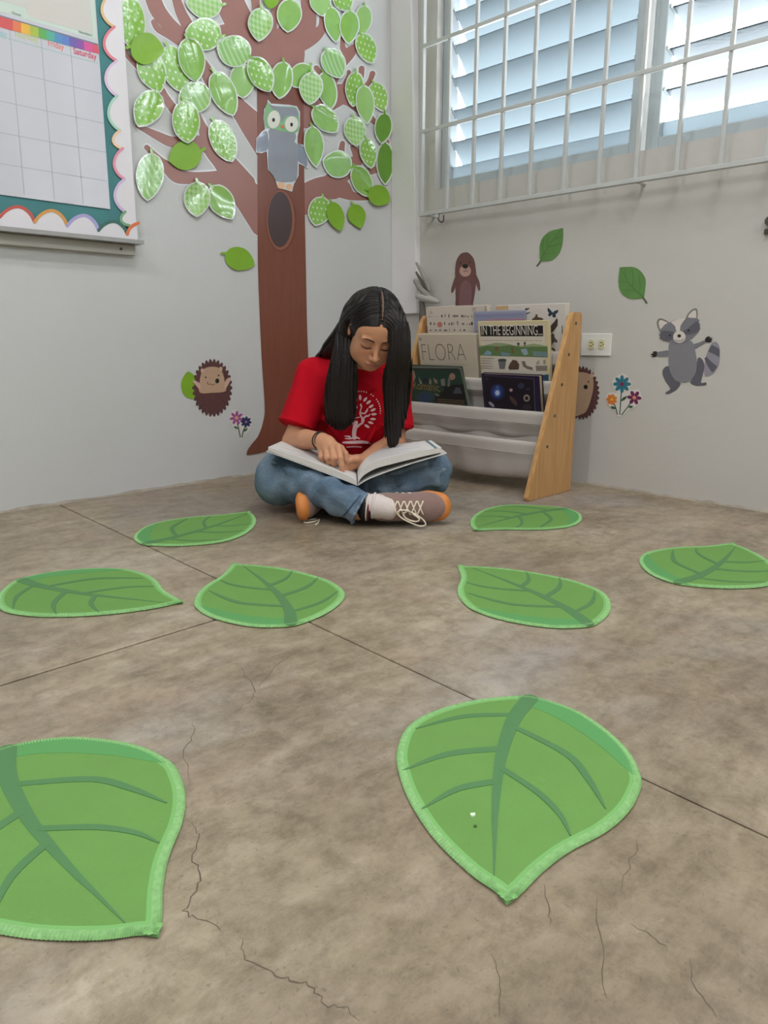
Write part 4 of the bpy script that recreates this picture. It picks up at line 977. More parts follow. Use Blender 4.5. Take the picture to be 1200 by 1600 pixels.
def pr(nm, pts, w, c, t, off=.0002, sm=0, rough=.5):
    return cut(nm, pts, w, off, .0002, mat('print_'+c, c, rough), t, sm)
def blob(rr, cx, cy, rx, ry, n=9): return [(cx+rx*math.cos(2*math.pi*k/n)*rr.uniform(.6, 1.15), cy+ry*math.sin(2*math.pi*k/n)*rr.uniform(.6, 1.15)) for k in range(n)]
rb = random.Random(4)
# --- back row
b, w = book('picture_book', 'cream book with rows of tiny animal pictures, back row left', 2.2005, .570, 2.214, .469, (665.5, 480), (761, 477), .40, .020, '#c9beb2')
Zb = (650, 470, 10.0)
for y0, xs in ((255, [(205, 9, 18), (240, 7, 12), (275, 8, 14), (330, 7, 10), (405, 17, 24), (455, 12, 40), (515, 10, 36), (625, 55, 26), (725, 25, 26), (765, 18, 20), (810, 16, 14), (872, 9, 22)]), (375, [(228, 17, 36), (288, 18, 24), (372, 0, 0), (448, 8, 36), (520, 20, 20), (560, 10, 30), (592, 9, 30), (650, 17, 46), (735, 32, 26), (800, 14, 16), (842, 12, 16), (875, 16, 30)]), (470, [(228, 22, 14), (308, 24, 14), (380, 18, 22), (462, 30, 14), (525, 4, 30), (600, 16, 20), (690, 8, 20), (755, 18, 20)])):
    for x, rx, ry in xs:
        if rx == 0: continue
        c = rb.choice(['#57504d', '#6d645f', '#8b7d74', '#4a4442', '#8d7f77'])
        pr('picture', zz(blob(rb, x, y0-ry*.6, rx, ry), *Zb), w, c, b)
pr('red_roundel', zz(ell(372, 372, 40, 44), *Zb), w, '#b4736a', b)
pr('crest', zz(blob(rb, 232, 185, 34, 34), *Zb), w, '#b3a79e', b)
for y in (290, 415): pr('row_rule', zz([(190, y-2), (860, y-6), (860, y-2), (190, y+2)], *Zb), w, '#b7aca2', b)
for x0, x1, y0, y1, c in ((875, 940, 112, 120, '#8f7f74'), (875, 940, 128, 134, '#9b8b80'), (875, 940, 148, 164, '#b49a86'), (1070, 1102, 85, 98, '#9a8f86'), (1070, 1102, 110, 160, '#a89d93')): pr('caption_line', zz([(x0, y0), (x1, y0-2), (x1, y1-2), (x0, y1)], *Zb), w, c, b)
b, w = book('picture_book', 'white book with a blue butterfly and animals on its cover, back row right', 2.2005, .570, 2.214, .469, (775, 478), (884, 474), .40, .022, '#cfc8c2')
Zc = (740, 470, 7.5)
pr('tape', zz([(262, 62), (405, 55), (408, 100), (262, 106)], *Zc), w, '#c2a277', b, .0004)
for P in ([(925, 150), (905, 110), (868, 78), (868, 120), (885, 140), (872, 165), (888, 185), (912, 170)], [(930, 150), (945, 120), (995, 105), (985, 140), (960, 155), (965, 190), (940, 198), (928, 175)]): pr('butterfly_wing', zz(P, *Zc), w, '#253a4d', b)
pr('butterfly_body', zz([(920, 130), (930, 128), (934, 190), (926, 192)], *Zc), w, '#191d22', b, .0004)
pr('turtle', zz([(680, 222), (700, 200), (722, 185), (728, 160), (748, 158), (752, 190), (800, 200), (822, 215), (800, 228), (690, 230)], *Zc), w, '#5c4936', b)
for P in ([(600, 90), (660, 82), (640, 105), (610, 115)], [(615, 145), (670, 128), (655, 145), (620, 158)]): pr('bird_wing', zz(P, *Zc), w, '#4b4a44', b)
pr('creature', zz([(870, 300), (905, 290), (950, 240), (975, 200), (988, 230), (985, 290), (950, 340), (900, 390), (870, 400)], *Zc), w, '#453a33', b)
pr('horse', zz([(880, 420), (900, 395), (925, 380), (945, 395), (950, 430), (985, 470), (975, 495), (950, 480), (925, 500), (912, 540), (955, 565), (962, 600), (945, 600), (930, 575), (880, 585)], *Zc), w, '#57504a', b)
pr('page_line', zz([(1034, 290), (1042, 290), (1042, 385), (1032, 385)], *Zc), w, '#3c3835', b)
b, w = book('picture_book', 'thin lavender-blue book behind the wide volume with a black title panel', 2.1885, .570, 2.2035, .469, (739.5, 489), (820, 484), .40, .006, '#8f93ad', spine_left=True)
pr('red_strip', [(757, 499), (820, 497.4), (820, 499.6), (757, 501.5)], w, '#b58795', b)
for c, y in (('#9a9db6', 487), ('#868aa8', 492)): pr('cloud_band', [(742, y), (818, y-2), (818, y+1), (742, y+3)], w, c, b)
# --- middle row
b, w = book('picture_book', 'cream hardback with thin grey lettering, middle row left', 2.162, .469, 2.1815, .372, (651.5, 521), (742, 524), .30, .026, '#c4b8a5')
M_INKG = mat('ink_warm_grey', '#6f6455', .5)
text_on('title', 'FLORA', on(w, 661, 563.5, .0003), on(w, 729, 564, .0003), w[1], M_INKG, b, 1.3, .0002, bold=-.028)
pr('crest', ell(656.5, 530, 3.2, 2.6), w, '#a0968a', b)
for i in range(22): pr('caption_line', [(658+i*3.3, 569.6), (660+i*3.3, 569.6), (660+i*3.3, 570.6), (658+i*3.3, 570.6)], w, '#a2968a', b)
b, w = book('picture_book', 'wide cream book with white title on a black panel, middle row right', 2.166, .469, 2.1815, .372, (746.5, 503), (856.5, 500.5), .30, .014, '#cdbf98')
M_PW = mat('print_ivory', '#d8d2c6', .5)
pr('cover_panel', [(750, 508), (850.5, 506), (853, 600), (755, 600)], w, '#cbc4b6', b)
pr('title_panel', zz([(76, 295), (812, 290), (816, 415), (84, 415)], *Zc), w, '#171512', b, .0005)
text_on('title', 'IN THE BEGINNING...', on(w, 740+95/7.5, 470+400/7.5, .0008), on(w, 740+806/7.5, 470+403/7.5, .0008), w[1], M_PW, b, 1.8, .0002, bold=-.004)
for i in range(30): pr('caption_line', [(752.5+i*3.15, 531.2+i*.02), (752.5+i*3.15+1.6+(i*7 % 5)*.25, 531.2+i*.02), (752.5+i*3.15+1.6+(i*7 % 5)*.25, 532.6+i*.02), (752.5+i*3.15, 532.6+i*.02)], w, '#a4937c', b, .0004)
pr('landscape_hills', zz([(62, 525), (140, 520), (260, 490), (380, 500), (470, 520), (560, 530), (700, 500), (866, 530), (866, 560), (62, 560)], *Zc), w, '#8d9c74', b, .0005)
pr('landscape', zz([(60, 548), (160, 525), (300, 535), (420, 520), (560, 545), (700, 535), (866, 540), (868, 662), (72, 640)], *Zc), w, '#5f7a4c', b, .0007)
for P, c in (([(110, 632), (160, 580), (210, 600), (205, 636)], '#7f9fb6'), ([(320, 600), (420, 615), (430, 640), (330, 640)], '#6f8aa0'), ([(550, 570), (620, 560), (640, 625), (590, 640)], '#8fa2b0'), ([(690, 590), (860, 600), (864, 655), (700, 650)], '#6d8487'), ([(250, 540), (285, 535), (290, 580), (255, 590)], '#7a5a3d'), ([(440, 540), (460, 545), (470, 610), (448, 615)], '#6d5a37')): pr('landscape_patch', zz(P, *Zc), w, c, b, .0009)
for x, y in ((525, 505), (600, 498)): pr('landscape_tree', zz(blob(rb, x, y, 18, 18), *Zc), w, '#4c5440', b, .0009); pr('landscape_trunk', zz([(x-3, y+10), (x+3, y+10), (x+3, y+38), (x-3, y+38)], *Zc), w, '#4c4434', b, .0009)
for y in (672, 700, 728, 760, 785): pr('caption_line', zz([(90, y), (rb.uniform(170, 245), y+3), (240, y+9), (90, y+7)], *Zc), w, '#6e5648', b, .0005)
for P, c in (([(285, 685), (385, 685), (365, 800), (305, 800)], '#6c6e70'), ([(405, 785), (425, 735), (460, 690), (505, 700), (535, 745), (530, 805), (420, 808)], '#5b473a'), ([(560, 710), (600, 705), (620, 760), (690, 780), (695, 815), (630, 800), (580, 770)], '#7b6f60'), ([(725, 760), (865, 760), (860, 820), (735, 822)], '#857f76'), ([(735, 720), (770, 690), (775, 745), (730, 745)], '#a29a8e'), ([(815, 690), (845, 690), (845, 745), (815, 745)], '#97907f')): pr('picture', zz(P, *Zc), w, c, b, .0005)
pr('bowl_rim', zz(ell(335, 695, 50, 17), *Zc), w, '#46474a', b, .0008)
pr('blue_picture', zz([(805, 870), (880, 862), (880, 960), (806, 958)], *Zc), w, '#33546b', b, .0005)
# --- front row
b, w = book('picture_book', 'dark green round-cornered book with gold lettering, front row left', 2.112, .372, 2.1485, .271, (622, 571), (720, 573), .20, .010, '#2c3a33', rough=.3)
Zd = (636, 560, 10.909)
def skew(pts): return pts
pr('rim', zz([(40, 128), (890, 150), (930, 170), (1000, 400), (1085, 830), (1040, 830), (960, 430), (900, 190), (860, 172), (40, 160)], *Zd), w, '#6f7b70', b, .0004)
pr('green_field', zz([(120, 205), (900, 225), (950, 400), (1030, 820), (60, 800), (60, 205)], *Zd), w, '#26453a', b, .0005)
pr('black_field', zz([(640, 480), (760, 450), (960, 440), (1020, 810), (500, 790), (480, 660), (620, 560)], *Zd), w, '#1d1f20', b, .0007)
for P, c in (([(80, 190), (120, 210), (150, 320), (110, 400), (80, 300)], '#8c8577'), ([(195, 310), (260, 430), (225, 440)], '#9a927f'), ([(390, 330), (420, 400), (400, 460), (375, 420)], '#8f8a78'), ([(450, 330), (520, 380), (510, 440), (460, 400)], '#8a7f72'), ([(570, 360), (640, 340), (650, 460), (590, 470)], '#7d7d78'), ([(700, 330), (740, 330), (730, 480), (690, 480)], '#6f746f'), ([(830, 490), (900, 500), (940, 600), (780, 600)], '#4b5160'), ([(460, 590), (560, 630), (520, 645)], '#87867d'), ([(260, 350), (340, 330), (360, 400), (280, 410)], '#2b2a3a')): pr('picture', zz(P, *Zd), w, c, b, .0009)
pr('head', zz(ell(770, 310, 52, 58), *Zd), w, '#a17f70', b, .0009); pr('globe', zz(ell(300, 660, 165, 100), *Zd), w, '#34474c', b, .0007); pr('globe_sea', zz(ell(310, 670, 95, 70), *Zd), w, '#2d4664', b, .0009)
text_on('title', 'Romanic', on(w, 636+115/10.909, 560+520/10.909, .0012), on(w, 636+565/10.909, 560+565/10.909, .0012), w[1], mat('gold_ink', '#8f7646', .4), b, 1.25, .0003, bold=.0)
for i in range(4): pr('text_line', zz([(520, 690+i*32), (980, 720+i*30), (980, 728+i*30), (520, 700+i*32)], *Zd), w, '#7d6a4c', b, .0009)
b, w = book('picture_book', 'dark purple space book with glowing blue star, front row right', 2.128, .372, 2.1485, .271, (751.5, 581), (842.5, 590.5), .20, .022, '#26213a', '#b9a788', rough=.3)
Ze = (740, 570, 9.2308)
pr('space_field', zz([(150, 150), (870, 205), (890, 670), (180, 600)], *Ze), w, '#1b1620', b, .0003)
pr('frame_line', zz([(866, 205), (874, 205), (892, 680), (884, 680)], *Ze), w, '#5d5668', b, .0005); pr('frame_line', zz([(150, 148), (870, 200), (870, 208), (150, 156)], *Ze), w, '#4d4560', b, .0005)
for P, c, o in ((ell(345, 395, 110, 125), '#1f2440', .0005), (ell(343, 385, 85, 100), '#26356b', .0007), (ell(343, 400, 55, 65), '#3e5aa0', .0009), (ell(343, 405, 32, 38), '#b4c3e0', .0011), (ell(343, 325, 24, 20), '#4f6898', .0009),
                (ell(540, 365, 26, 26), '#8b6878', .0007), (ell(540, 365, 14, 14), '#c9a3a6', .0009), (ell(685, 305, 48, 44), '#34374f', .0007), (ell(190, 205, 30, 25), '#2f2a40', .0007), (ell(785, 350, 30, 18), '#35303f', .0007),
                (ell(575, 520, 30, 85, -38), '#4b3836', .0007), (ell(258, 570, 22, 52, -48), '#8d8796', .0007), (ell(765, 480, 46, 52), '#8d8577', .0007), (ell(765, 482, 24, 28), '#1b1620', .0009), (ell(770, 610, 60, 40), '#2f2730', .0006)): pr('nebula', zz(P, *Ze), w, c, b, o)
# --- grey soft cloth toy pushed into the corner behind the books
M_PL = mat('grey_soft_cloth', '#8f8d86', .95, noise=.15, nscale=40, sheen=.3); M_PLD = mat('dark_soft_cloth', '#67625c', .95, noise=.2, nscale=60); M_PLW = mat('white_soft_cloth', '#a6a49e', .95, sheen=.3)
WP = (WALL_R[0]+WALL_R[1]*.05, WALL_R[1])
def soft(pts, r, m, name, parent, flat=.5):
    P = [on(WP, x, y) for x, y in pts]; r = [q*.75 for q in r]; mb = MB(); mb.tube(catmull(P, 4), list(np.interp(np.linspace(0, 1, len(catmull(P, 4))), np.linspace(0, 1, len(r)), r)), 10, flat=1); return mb.build(name, m, parent, smooth=True)
toy = thing('cloth_bundle', on(WP, 666, 470), 'grey and white cloth bundle drooping in the corner behind the cream animal book', 'cloth')
soft([(650, 410), (659, 425), (666, 440), (671, 455)], [.006, .012, .014, .006], M_PL, 'fold', toy)
soft([(650, 425), (657, 437), (664, 447), (668, 453)], [.005, .009, .010, .004], M_PLD, 'fold', toy)
soft([(648, 438), (657, 450), (666, 459), (672, 466)], [.012, .018, .018, .008], M_PL, 'fold', toy)
soft([(652, 462), (664, 466), (676, 469), (686, 472)], [.016, .024, .018, .008], M_PLW, 'fold', toy)
soft([(658, 470), (660, 482), (660, 500), (661, 530)], [.014, .018, .02, .02], M_PLD, 'fold', toy)
# ------------------------------------------------------------------ leaf-shaped floor mats
MAT_L = .4212
M_MAT = mat('mat_green', '#6c984f', .75, noise=.07, nscale=9, bump=.25, bscale=420, spec=.2)
M_BAND = mat('mat_border_green', '#7ab068', .75, spec=.2, bump=.25, bscale=420); M_VEIN = mat('mat_vein_green', '#557f52', .75, spec=.2); M_SHADE = mat('mat_shade_green', '#5b9659', .75, spec=.2)
M_BIND = mat('mat_overlock_thread', '#8ebf7c', .8, noise=.25, nscale=160); M_BACK = mat('mat_backing', '#4c3c30', .9)
_o = [(1.0, 0.0), (.967, -.028), (.916, -.1), (.811, -.203), (.669, -.296), (.524, -.358), (.421, -.378), (.3, -.373), (.188, -.314), (.079, -.198), (.008, -.061), (-.002, .027), (.059, .157), (.174, .256), (.294, .315), (.418, .335), (.5, .321), (.597, .284), (.692, .223), (.788, .135), (.872, .076), (.958, .029)]
_seq = _o + [(1.0, 0.0)]
OUT = [p*MAT_L for p in catmull(_seq, 8)][:-1]
OUT = np.array([q for i, q in enumerate(OUT)])
def inset(P, d):
    out = []
    for i in range(len(P)):
        t = P[(i+1) % len(P)]-P[i-1]; t = t/(np.linalg.norm(t)+1e-9); out.append(P[i]-d*np.array([-t[1], t[0]])*SGN)
    return np.array(out)
ar = sum(OUT[i][0]*OUT[(i+1) % len(OUT)][1]-OUT[(i+1) % len(OUT)][0]*OUT[i][1] for i in range(len(OUT)))
SGN = -1 if ar > 0 else 1
def flat3(P, z): return [(p[0], p[1], z) for p in P]
def build_mat(label, x, y, th, first=None):
    M = Matrix.Translation((x, y, 0)) @ Matrix.Rotation(th, 4, 'Z')
    if first is not None:
        c = dupe(first); c.matrix_world = M; c['label'] = label; return c
    inn = inset(OUT, .006); inn2 = inset(OUT, .014)
    m = MB(); m.prism(flat3(inset(OUT, .001), .0003), flat3(inset(OUT, .001), .0020)); m.cur = 1
    m.prism(flat3(inn, .0020), flat3(inn, .0050))
    root = m.build('leaf_mat', [M_BACK, M_MAT]); tag(root, label, 'mat', 'green leaf-shaped floor mats')
    # sewn edge with ridged stitches
    V = []; F = []; dens = []
    P = [OUT[i]+(OUT[(i+1) % len(OUT)]-OUT[i])*k/4 for i in range(len(OUT)) for k in range(4)]
    P = np.array(P); Pi = inset(P, .0095)
    N = len(P); prof = [(0.0, .0014), (-.0010, .0030), (.0010, .0052), (.0045, .0062), (.0090, .0054)]
    for i in range(N):
        d = Pi[i]-P[i]; d = d/np.linalg.norm(d); r = 1.0 if i % 2 else .80
        for o, z in prof: V.append((P[i][0]+d[0]*(o+(.0012 if (i % 2 == 0 and o < .004) else 0)), P[i][1]+d[1]*(o+(.0012 if (i % 2 == 0 and o < .004) else 0)), z*(1 if o > .008 else r)))
    k = len(prof)
    for i in range(N):
        for j in range(k-1):
            a = i*k+j; b = ((i+1) % N)*k+j; F.append([a, b, b+1, a+1])
    mk('overlock_edge', V, F, M_BIND, root)
    # printed border, shading and veins as thin layers of print
    a = inset(OUT, .008); bb = inset(OUT, .0135); n = len(OUT)
    V = flat3(a, .00535)+flat3(bb, .00515); F = [[i, (i+1) % n, n+(i+1) % n, n+i] for i in range(n)]
    mk('border_print', V, F, M_BAND, root)
    def layer(nm, pts, z, mm):
        m = MB(); m.prism(flat3(pts, .005), flat3(pts, z)); return m.build(nm, mm, root)
    sh = [p*MAT_L for p in catmull([np.array(q) for q in [(.004, .03), (.071, .150), (.185, .245), (.30, .30), (.42, .322), (.37, .285), (.275, .225), (.175, .14), (.11, .065), (.075, -.0), (.05, -.03), (.005, -.04)]], 4)]
    layer('shade_print', sh, .0054, M_SHADE)
    VZ = [.00552]
    def vein(nodes):
        k_ = 1 if nodes[0][1] > .05 else 1.6; pts = stroke_poly([(q[0]*MAT_L, q[1]*MAT_L, wv*MAT_L*k_) for q, wv in nodes], 5); VZ[0] += 6e-5; layer('vein', pts, VZ[0], M_VEIN)
    vein([((.02, .002), .060), ((.14, -.035), .052), ((.282, -.056), .043), ((.468, -.065), .032), ((.681, -.056), .018), ((.80, -.046), .010), ((.921, -.036), .003)])
    vein([((.145, -.040), .012), ((.199, -.205), .014), ((.314, -.344), .003)]); vein([((.367, -.064), .018), ((.437, -.221), .016), ((.556, -.335), .003)]); vein([((.544, -.066), .016), ((.606, -.167), .014), ((.717, -.246), .003)])
    vein([((.233, -.030), .014), ((.35, .127), .016), ((.471, .189), .013), ((.596, .229), .003)]); vein([((.476, -.055), .013), ((.568, .05), .013), ((.653, .111), .010), ((.732, .138), .003)])
    root.matrix_world = M
    return root
MATS_AT = [(.8608, .5458, -2.6027, 'nearest green leaf mat whose tip points at the viewer, a white scrap on it'),
 (.2621, .9473, -1.6012, 'near green leaf mat cut off by the left edge, square-looking tip toward the viewer'),
 (1.1783, .6245, 1.3006, 'green leaf mat right of the floor joint with its sharp tip toward the girl'),
 (.7881, 1.0152, 1.2339, 'green leaf mat lying on the crossing of the floor joints'),
 (.5259, 1.6429, -1.1268, 'green leaf mat at the left edge with its tip pointing right to the floor joint'),
 (.8608, 1.7136, .2657, 'far green leaf mat between the left wall and the seated girl'),
 (1.9917, 1.1646, 3.0403, 'far green leaf mat just in front of the pine bookcase foot'),
 (1.5285, .6113, .0859, 'green leaf mat cut off by the right edge, nearest the grey wall')]
first = build_mat(MATS_AT[0][3], *MATS_AT[0][:3])
for x, y, t, l in MATS_AT[1:]: build_mat(l, x, y, t, first)
# scrap of paper and crumb on the nearest mat
p = at_floor(739, 1274, .0058); sc = random.Random(2)
m = MB(); P0 = [(p[0]+.0032*math.cos(k*.9)*sc.uniform(.6, 1.2), p[1]+.0032*math.sin(k*.9)*sc.uniform(.6, 1.2), .0051) for k in range(7)]; m.prism(P0, [(a, b, .0068+sc.uniform(0, .001)) for a, b, c in P0])
tag(m.build('paper_scrap', mat('scrap_white', '#cfe0c4', .7), origin=p), 'tiny white scrap on the nearest leaf mat', 'scrap')
p = at_floor(742.5, 1291, .0055); m = MB(); P0 = [(p[0]+.0020*math.cos(k), p[1]+.0020*math.sin(k), .0051) for k in range(6)]; m.prism(P0, [(a, b, .0062) for a, b, c in P0])
tag(m.build('crumb', mat('crumb_green', '#3f5c33', .9), origin=p), 'tiny dark crumb on the nearest leaf mat', 'crumb')
# ------------------------------------------------------------------ implicit surfaces for the figure and her clothes
class Prim:
    """op: 'u' union, 's' subtract, with blend radius k"""
    def __init__(s, f, k=.01, op='u', bound=None): s.f = f; s.k = k; s.op = op
def v3(*a): return np.array(a if len(a) > 1 else a[0], float)
def cone(a, b, ra, rb, k=.01, op='u', flat=None):
    """rounded cone from a to b; flat = (axis, factor) squeezes along a world direction"""
    a = v3(a); b = v3(b); ba = b-a; L2 = float(ba @ ba)+1e-12
    def f(p):
        t = np.clip(((p-a) @ ba)/L2, 0, 1)
        q = p-(a+t[..., None]*ba)
        if flat is not None:
            ax, fc = flat; c = q @ ax; q = q+(c*(1/fc-1))[..., None]*ax
        d = np.sqrt((q*q).sum(-1))-(ra+(rb-ra)*t)
        return d*(flat[1] if flat is not None and flat[1] < 1 else 1)
    return Prim(f, k, op)
def ellipsoid(c, r, R=None, k=.01, op='u'):
    c = v3(c); r = v3(r)
    def f(p):
        q = p-c
        if R is not None: q = q @ R
        k0 = np.sqrt(((q/r)**2).sum(-1)); k1 = np.sqrt(((q/(r*r))**2).sum(-1))
        return k0*(k0-1)/np.maximum(k1, 1e-9)
    return Prim(f, k, op)
def halfspace(p0, n, k=.002, op='s'):
    p0 = v3(p0); n = v3(n)/np.linalg.norm(v3(n))
    return Prim(lambda p: -((p-p0) @ n), k, op)     # material on the side of n (use op 's' to remove that side)
def chain(P, r, k=.008, **kw): return [cone(P[i], P[i+1], r[i], r[i+1], k if i == 0 else .004, **kw) for i in range(len(P)-1)]
def smin(a, b, k):
    h = np.maximum(k-np.abs(a-b), 0)/k; return np.minimum(a, b)-h*h*k*.25
def evaluate(prims, p, act=None):
    d = None
    for i, q in enumerate(prims):
        if act is not None and not act[i]: continue
        e = q.f(p)
        if d is None: d = e if q.op == 'u' else None
        elif q.op == 'u': d = smin(d, e, q.k)
        else: d = -smin(-d, e, q.k)
    return d
def mesh_implicit(prims, lo, hi, h, post=None, margin=0.0, B=8):
    lo = v3(lo); hi = v3(hi)
    n = np.ceil((hi-lo)/(h*B)).astype(int)
    I = np.stack(np.meshgrid(*[np.arange(m) for m in n], indexing='ij'), -1).reshape(-1, 3)
    C = lo+(I+.5)*h*B
    hd = h*B*.8661
    D = np.stack([q.f(C) for q in prims], 1)
    tot = None
    for i, q in enumerate(prims):
        e = D[:, i]
        if tot is None: tot = e
        elif q.op == 'u': tot = smin(tot, e, q.k)
        else: tot = -smin(-tot, e, q.k)
    keep = np.abs(tot) < hd*1.6+margin+.006
    I = I[keep]; D = D[keep]
    isu = np.array([q.op == 'u' for q in prims])
    mn = D[:, isu].min(1)
    g = np.stack(np.meshgrid(*[np.arange(B+1)]*3, indexing='ij'), -1).reshape(-1, 3)
    vals = np.empty((len(I), (B+1)**3), np.float32)
    for b in range(len(I)):
        p = lo+(I[b]*B+g)*h
        act = np.where(isu, D[b] < mn[b]+2.2*hd+.03, D[b] < 2*hd+.03)
        d = evaluate(prims, p, act)
        if post is not None: d = post(p, d)
        vals[b] = d
    F = vals.reshape(-1, B+1, B+1, B+1)
    S = F < 0
    c = [S[:, i:B+i, j:B+j, k:B+k] for i in (0, 1) for j in (0, 1) for k in (0, 1)]
    cnt = sum(x.astype(np.int8) for x in c)
    bi, x, y, z = np.nonzero((cnt > 0) & (cnt < 8))
    gx = I[bi, 0]*B+x; gy = I[bi, 1]*B+y; gz = I[bi, 2]*B+z
    N = (n*B+2).astype(np.int64)
    key = (gx.astype(np.int64)*N[1]+gy)*N[2]+gz
    acc = np.zeros((len(bi), 3)); w = np.zeros(len(bi))
    off = [(0, 0, 0), (1, 0, 0), (0, 1, 0), (0, 0, 1), (1, 1, 0), (1, 0, 1), (0, 1, 1), (1, 1, 1)]
    for a in off:
        for ax in range(3):
            if a[ax]: continue
            b2 = list(a); b2[ax] = 1
            f0 = F[bi, x+a[0], y+a[1], z+a[2]]; f1 = F[bi, x+b2[0], y+b2[1], z+b2[2]]
            m = (f0 < 0) != (f1 < 0)
            t = np.where(m, f0/np.where(m, f0-f1, 1), 0)
            pp = np.array(a, float)[None]+t[:, None]*(np.array(b2)-np.array(a))[None]
            acc[m] += pp[m]; w[m] += 1
    V = lo+(np.stack([gx, gy, gz], 1)+acc/w[:, None])*h
    order = np.argsort(key); ks = key[order]
    faces = []
    st = np.array([N[1]*N[2], N[2], 1], np.int64)
    for ax in range(3):
        sl0 = [slice(None)]+[slice(0, B)]*3; sl1 = [slice(None)]+[slice(0, B)]*3; sl1[ax+1] = slice(1, B+1)
        s0 = S[tuple(sl0)]; s1 = S[tuple(sl1)]
        b2, i, j, k = np.nonzero(s0 != s1)
        kk = ((I[b2, 0]*B+i).astype(np.int64)*N[1]+I[b2, 1]*B+j)*N[2]+I[b2, 2]*B+k
        u, v = [(1, 2), (2, 0), (0, 1)][ax]
        q = np.stack([kk, kk-st[u], kk-st[u]-st[v], kk-st[v]], 1)
        pos = np.clip(np.searchsorted(ks, q), 0, len(ks)-1)
        ok = (ks[pos] == q).all(1)
        fi = order[pos[ok]]; fl = s0[b2, i, j, k][ok]
        fi[~fl] = fi[~fl][:, ::-1]
        faces.append(fi)
    F4 = np.concatenate(faces)
    return V, F4.astype(np.int32)
def relax(V, F, it=1, lam=.5):
    e = np.concatenate([F[:, [0, 1]], F[:, [1, 2]], F[:, [2, 3]], F[:, [3, 0]]])
    for _ in range(it):
        s = np.zeros_like(V); c = np.zeros(len(V))
        np.add.at(s, e[:, 0], V[e[:, 1]]); np.add.at(s, e[:, 1], V[e[:, 0]]); np.add.at(c, e[:, 0], 1); np.add.at(c, e[:, 1], 1)
        V = V+lam*(s/np.maximum(c, 1)[:, None]-V)
    return V
def color_attr(o, cols, name='Col'):
    a = o.data.attributes.new(name, 'FLOAT_COLOR', 'POINT')
    c = np.ones((len(o.data.vertices), 4), np.float32); c[:, :3] = cols; a.data.foreach_set('color', c.ravel())
def lin3(h): return np.array(lin(h)[:3])
# ------------------------------------------------------------------ the reading girl   (a = to the right, d = away, z = up)
def pa(x, y, d):
    w = Pt(x, y, d); return np.array([w @ RIGHT, d, w[2]])
def W3(V):
    V = np.asarray(V, float); return V[:, 0:1]*RIGHT+V[:, 1:2]*HEAD+V[:, 2:3]*np.array([0, 0, 1.0])
def w1(p): return Ad(*p)
def waves(p, fs, seed=0):
    r = np.random.RandomState(seed); o = np.zeros(p.shape[:-1])
    for f, a in fs:
        for _ in range(3):
            k = r.normal(size=3); k = k/np.linalg.norm(k)*f; o = o+a*np.sin(p @ k+r.uniform(0, 6.28))
    return o

SKIN_M = bpy.data.materials.new('skin'); SKIN_M.use_nodes = True
_nt = SKIN_M.node_tree; _b = _nt.nodes['Principled BSDF']; _a = _nt.nodes.new('ShaderNodeAttribute'); _a.attribute_name = 'Col'
_nt.links.new(_a.outputs['Color'], _b.inputs['Base Color']); _b.inputs['Roughness'].default_value = .48; _b.inputs['Specular IOR Level'].default_value = .35
_b.inputs['Subsurface Weight'].default_value = .12; _b.inputs['Subsurface Radius'].default_value = (.010, .004, .002); _b.inputs['Subsurface Scale'].default_value = .5
M_SHIRT = mat('red_cotton', '#b80c20', .85, noise=.06, nscale=30, bump=.12, bscale=350, spec=.12)
M_DENIM = mat('blue_denim', '#7b8d9d', .85, noise=.9, nscale=13, col2='#52677c', bump=.35, bscale=160, spec=.2)
_nt = M_DENIM.node_tree; _b = _nt.nodes['Principled BSDF']; _src = _b.inputs['Base Color'].links[0].from_socket
_tc = _nt.nodes.new('ShaderNodeTexCoord'); _mp = _nt.nodes.new('ShaderNodeMapping'); _mp.inputs['Scale'].default_value = (1, 1, 3); _nt.links.new(_tc.outputs['Object'], _mp.inputs['Vector'])
_n = _nt.nodes.new('ShaderNodeTexNoise'); _n.inputs['Scale'].default_value = 170; _n.inputs['Detail'].default_value = 4; _n.inputs['Roughness'].default_value = .7; _nt.links.new(_mp.outputs['Vector'], _n.inputs['Vector'])
_mr = _nt.nodes.new('ShaderNodeMapRange'); _mr.inputs['From Min'].default_value = .3; _mr.inputs['From Max'].default_value = .7; _mr.inputs['To Min'].default_value = .84; _mr.inputs['To Max'].default_value = 1.12; _nt.links.new(_n.outputs['Fac'], _mr.inputs['Value'])
_mm = _nt.nodes.new('ShaderNodeMix'); _mm.data_type = 'RGBA'; _mm.blend_type = 'MULTIPLY'; _mm.inputs['Factor'].default_value = 1
_nt.links.new(_src, _mm.inputs['A']); _nt.links.new(_mr.outputs['Result'], _mm.inputs['B']); _nt.links.new(_mm.outputs['Result'], _b.inputs['Base Color'])
M_HAIR = mat('dark_hair', '#1a1311', .42, spec=.32, noise=.35, nscale=60)
M_SUEDE = mat('taupe_suede', '#8a7068', .9, noise=.12, nscale=60, spec=.15, sheen=.2); M_GUM = mat('orange_gum_rubber', '#cf8142', .55, noise=.08, nscale=30)
M_LACE = mat('cream_lace', '#ded2bd', .8); M_SOCK = mat('white_sock', '#cfc4bf', .95, bump=.2, bscale=300); M_STRIPE = mat('cream_stripe', '#d9cec4', .6)
M_BLKB = mat('black_band', '#181718', .6); M_PAGE = mat('book_paper', '#d5d2cf', .7); M_PAGEE = mat('book_paper_edges', '#cecac6', .8, noise=.06, nscale=260); M_COV = mat('book_cover_grey', '#6b7078', .5); M_INKP = mat('page_print', '#bbb8b8', .7); M_TEALP = mat('page_print_teal', '#5d7f86', .6)
M_WPRINT = mat('shirt_print', '#f0ced0', .8)

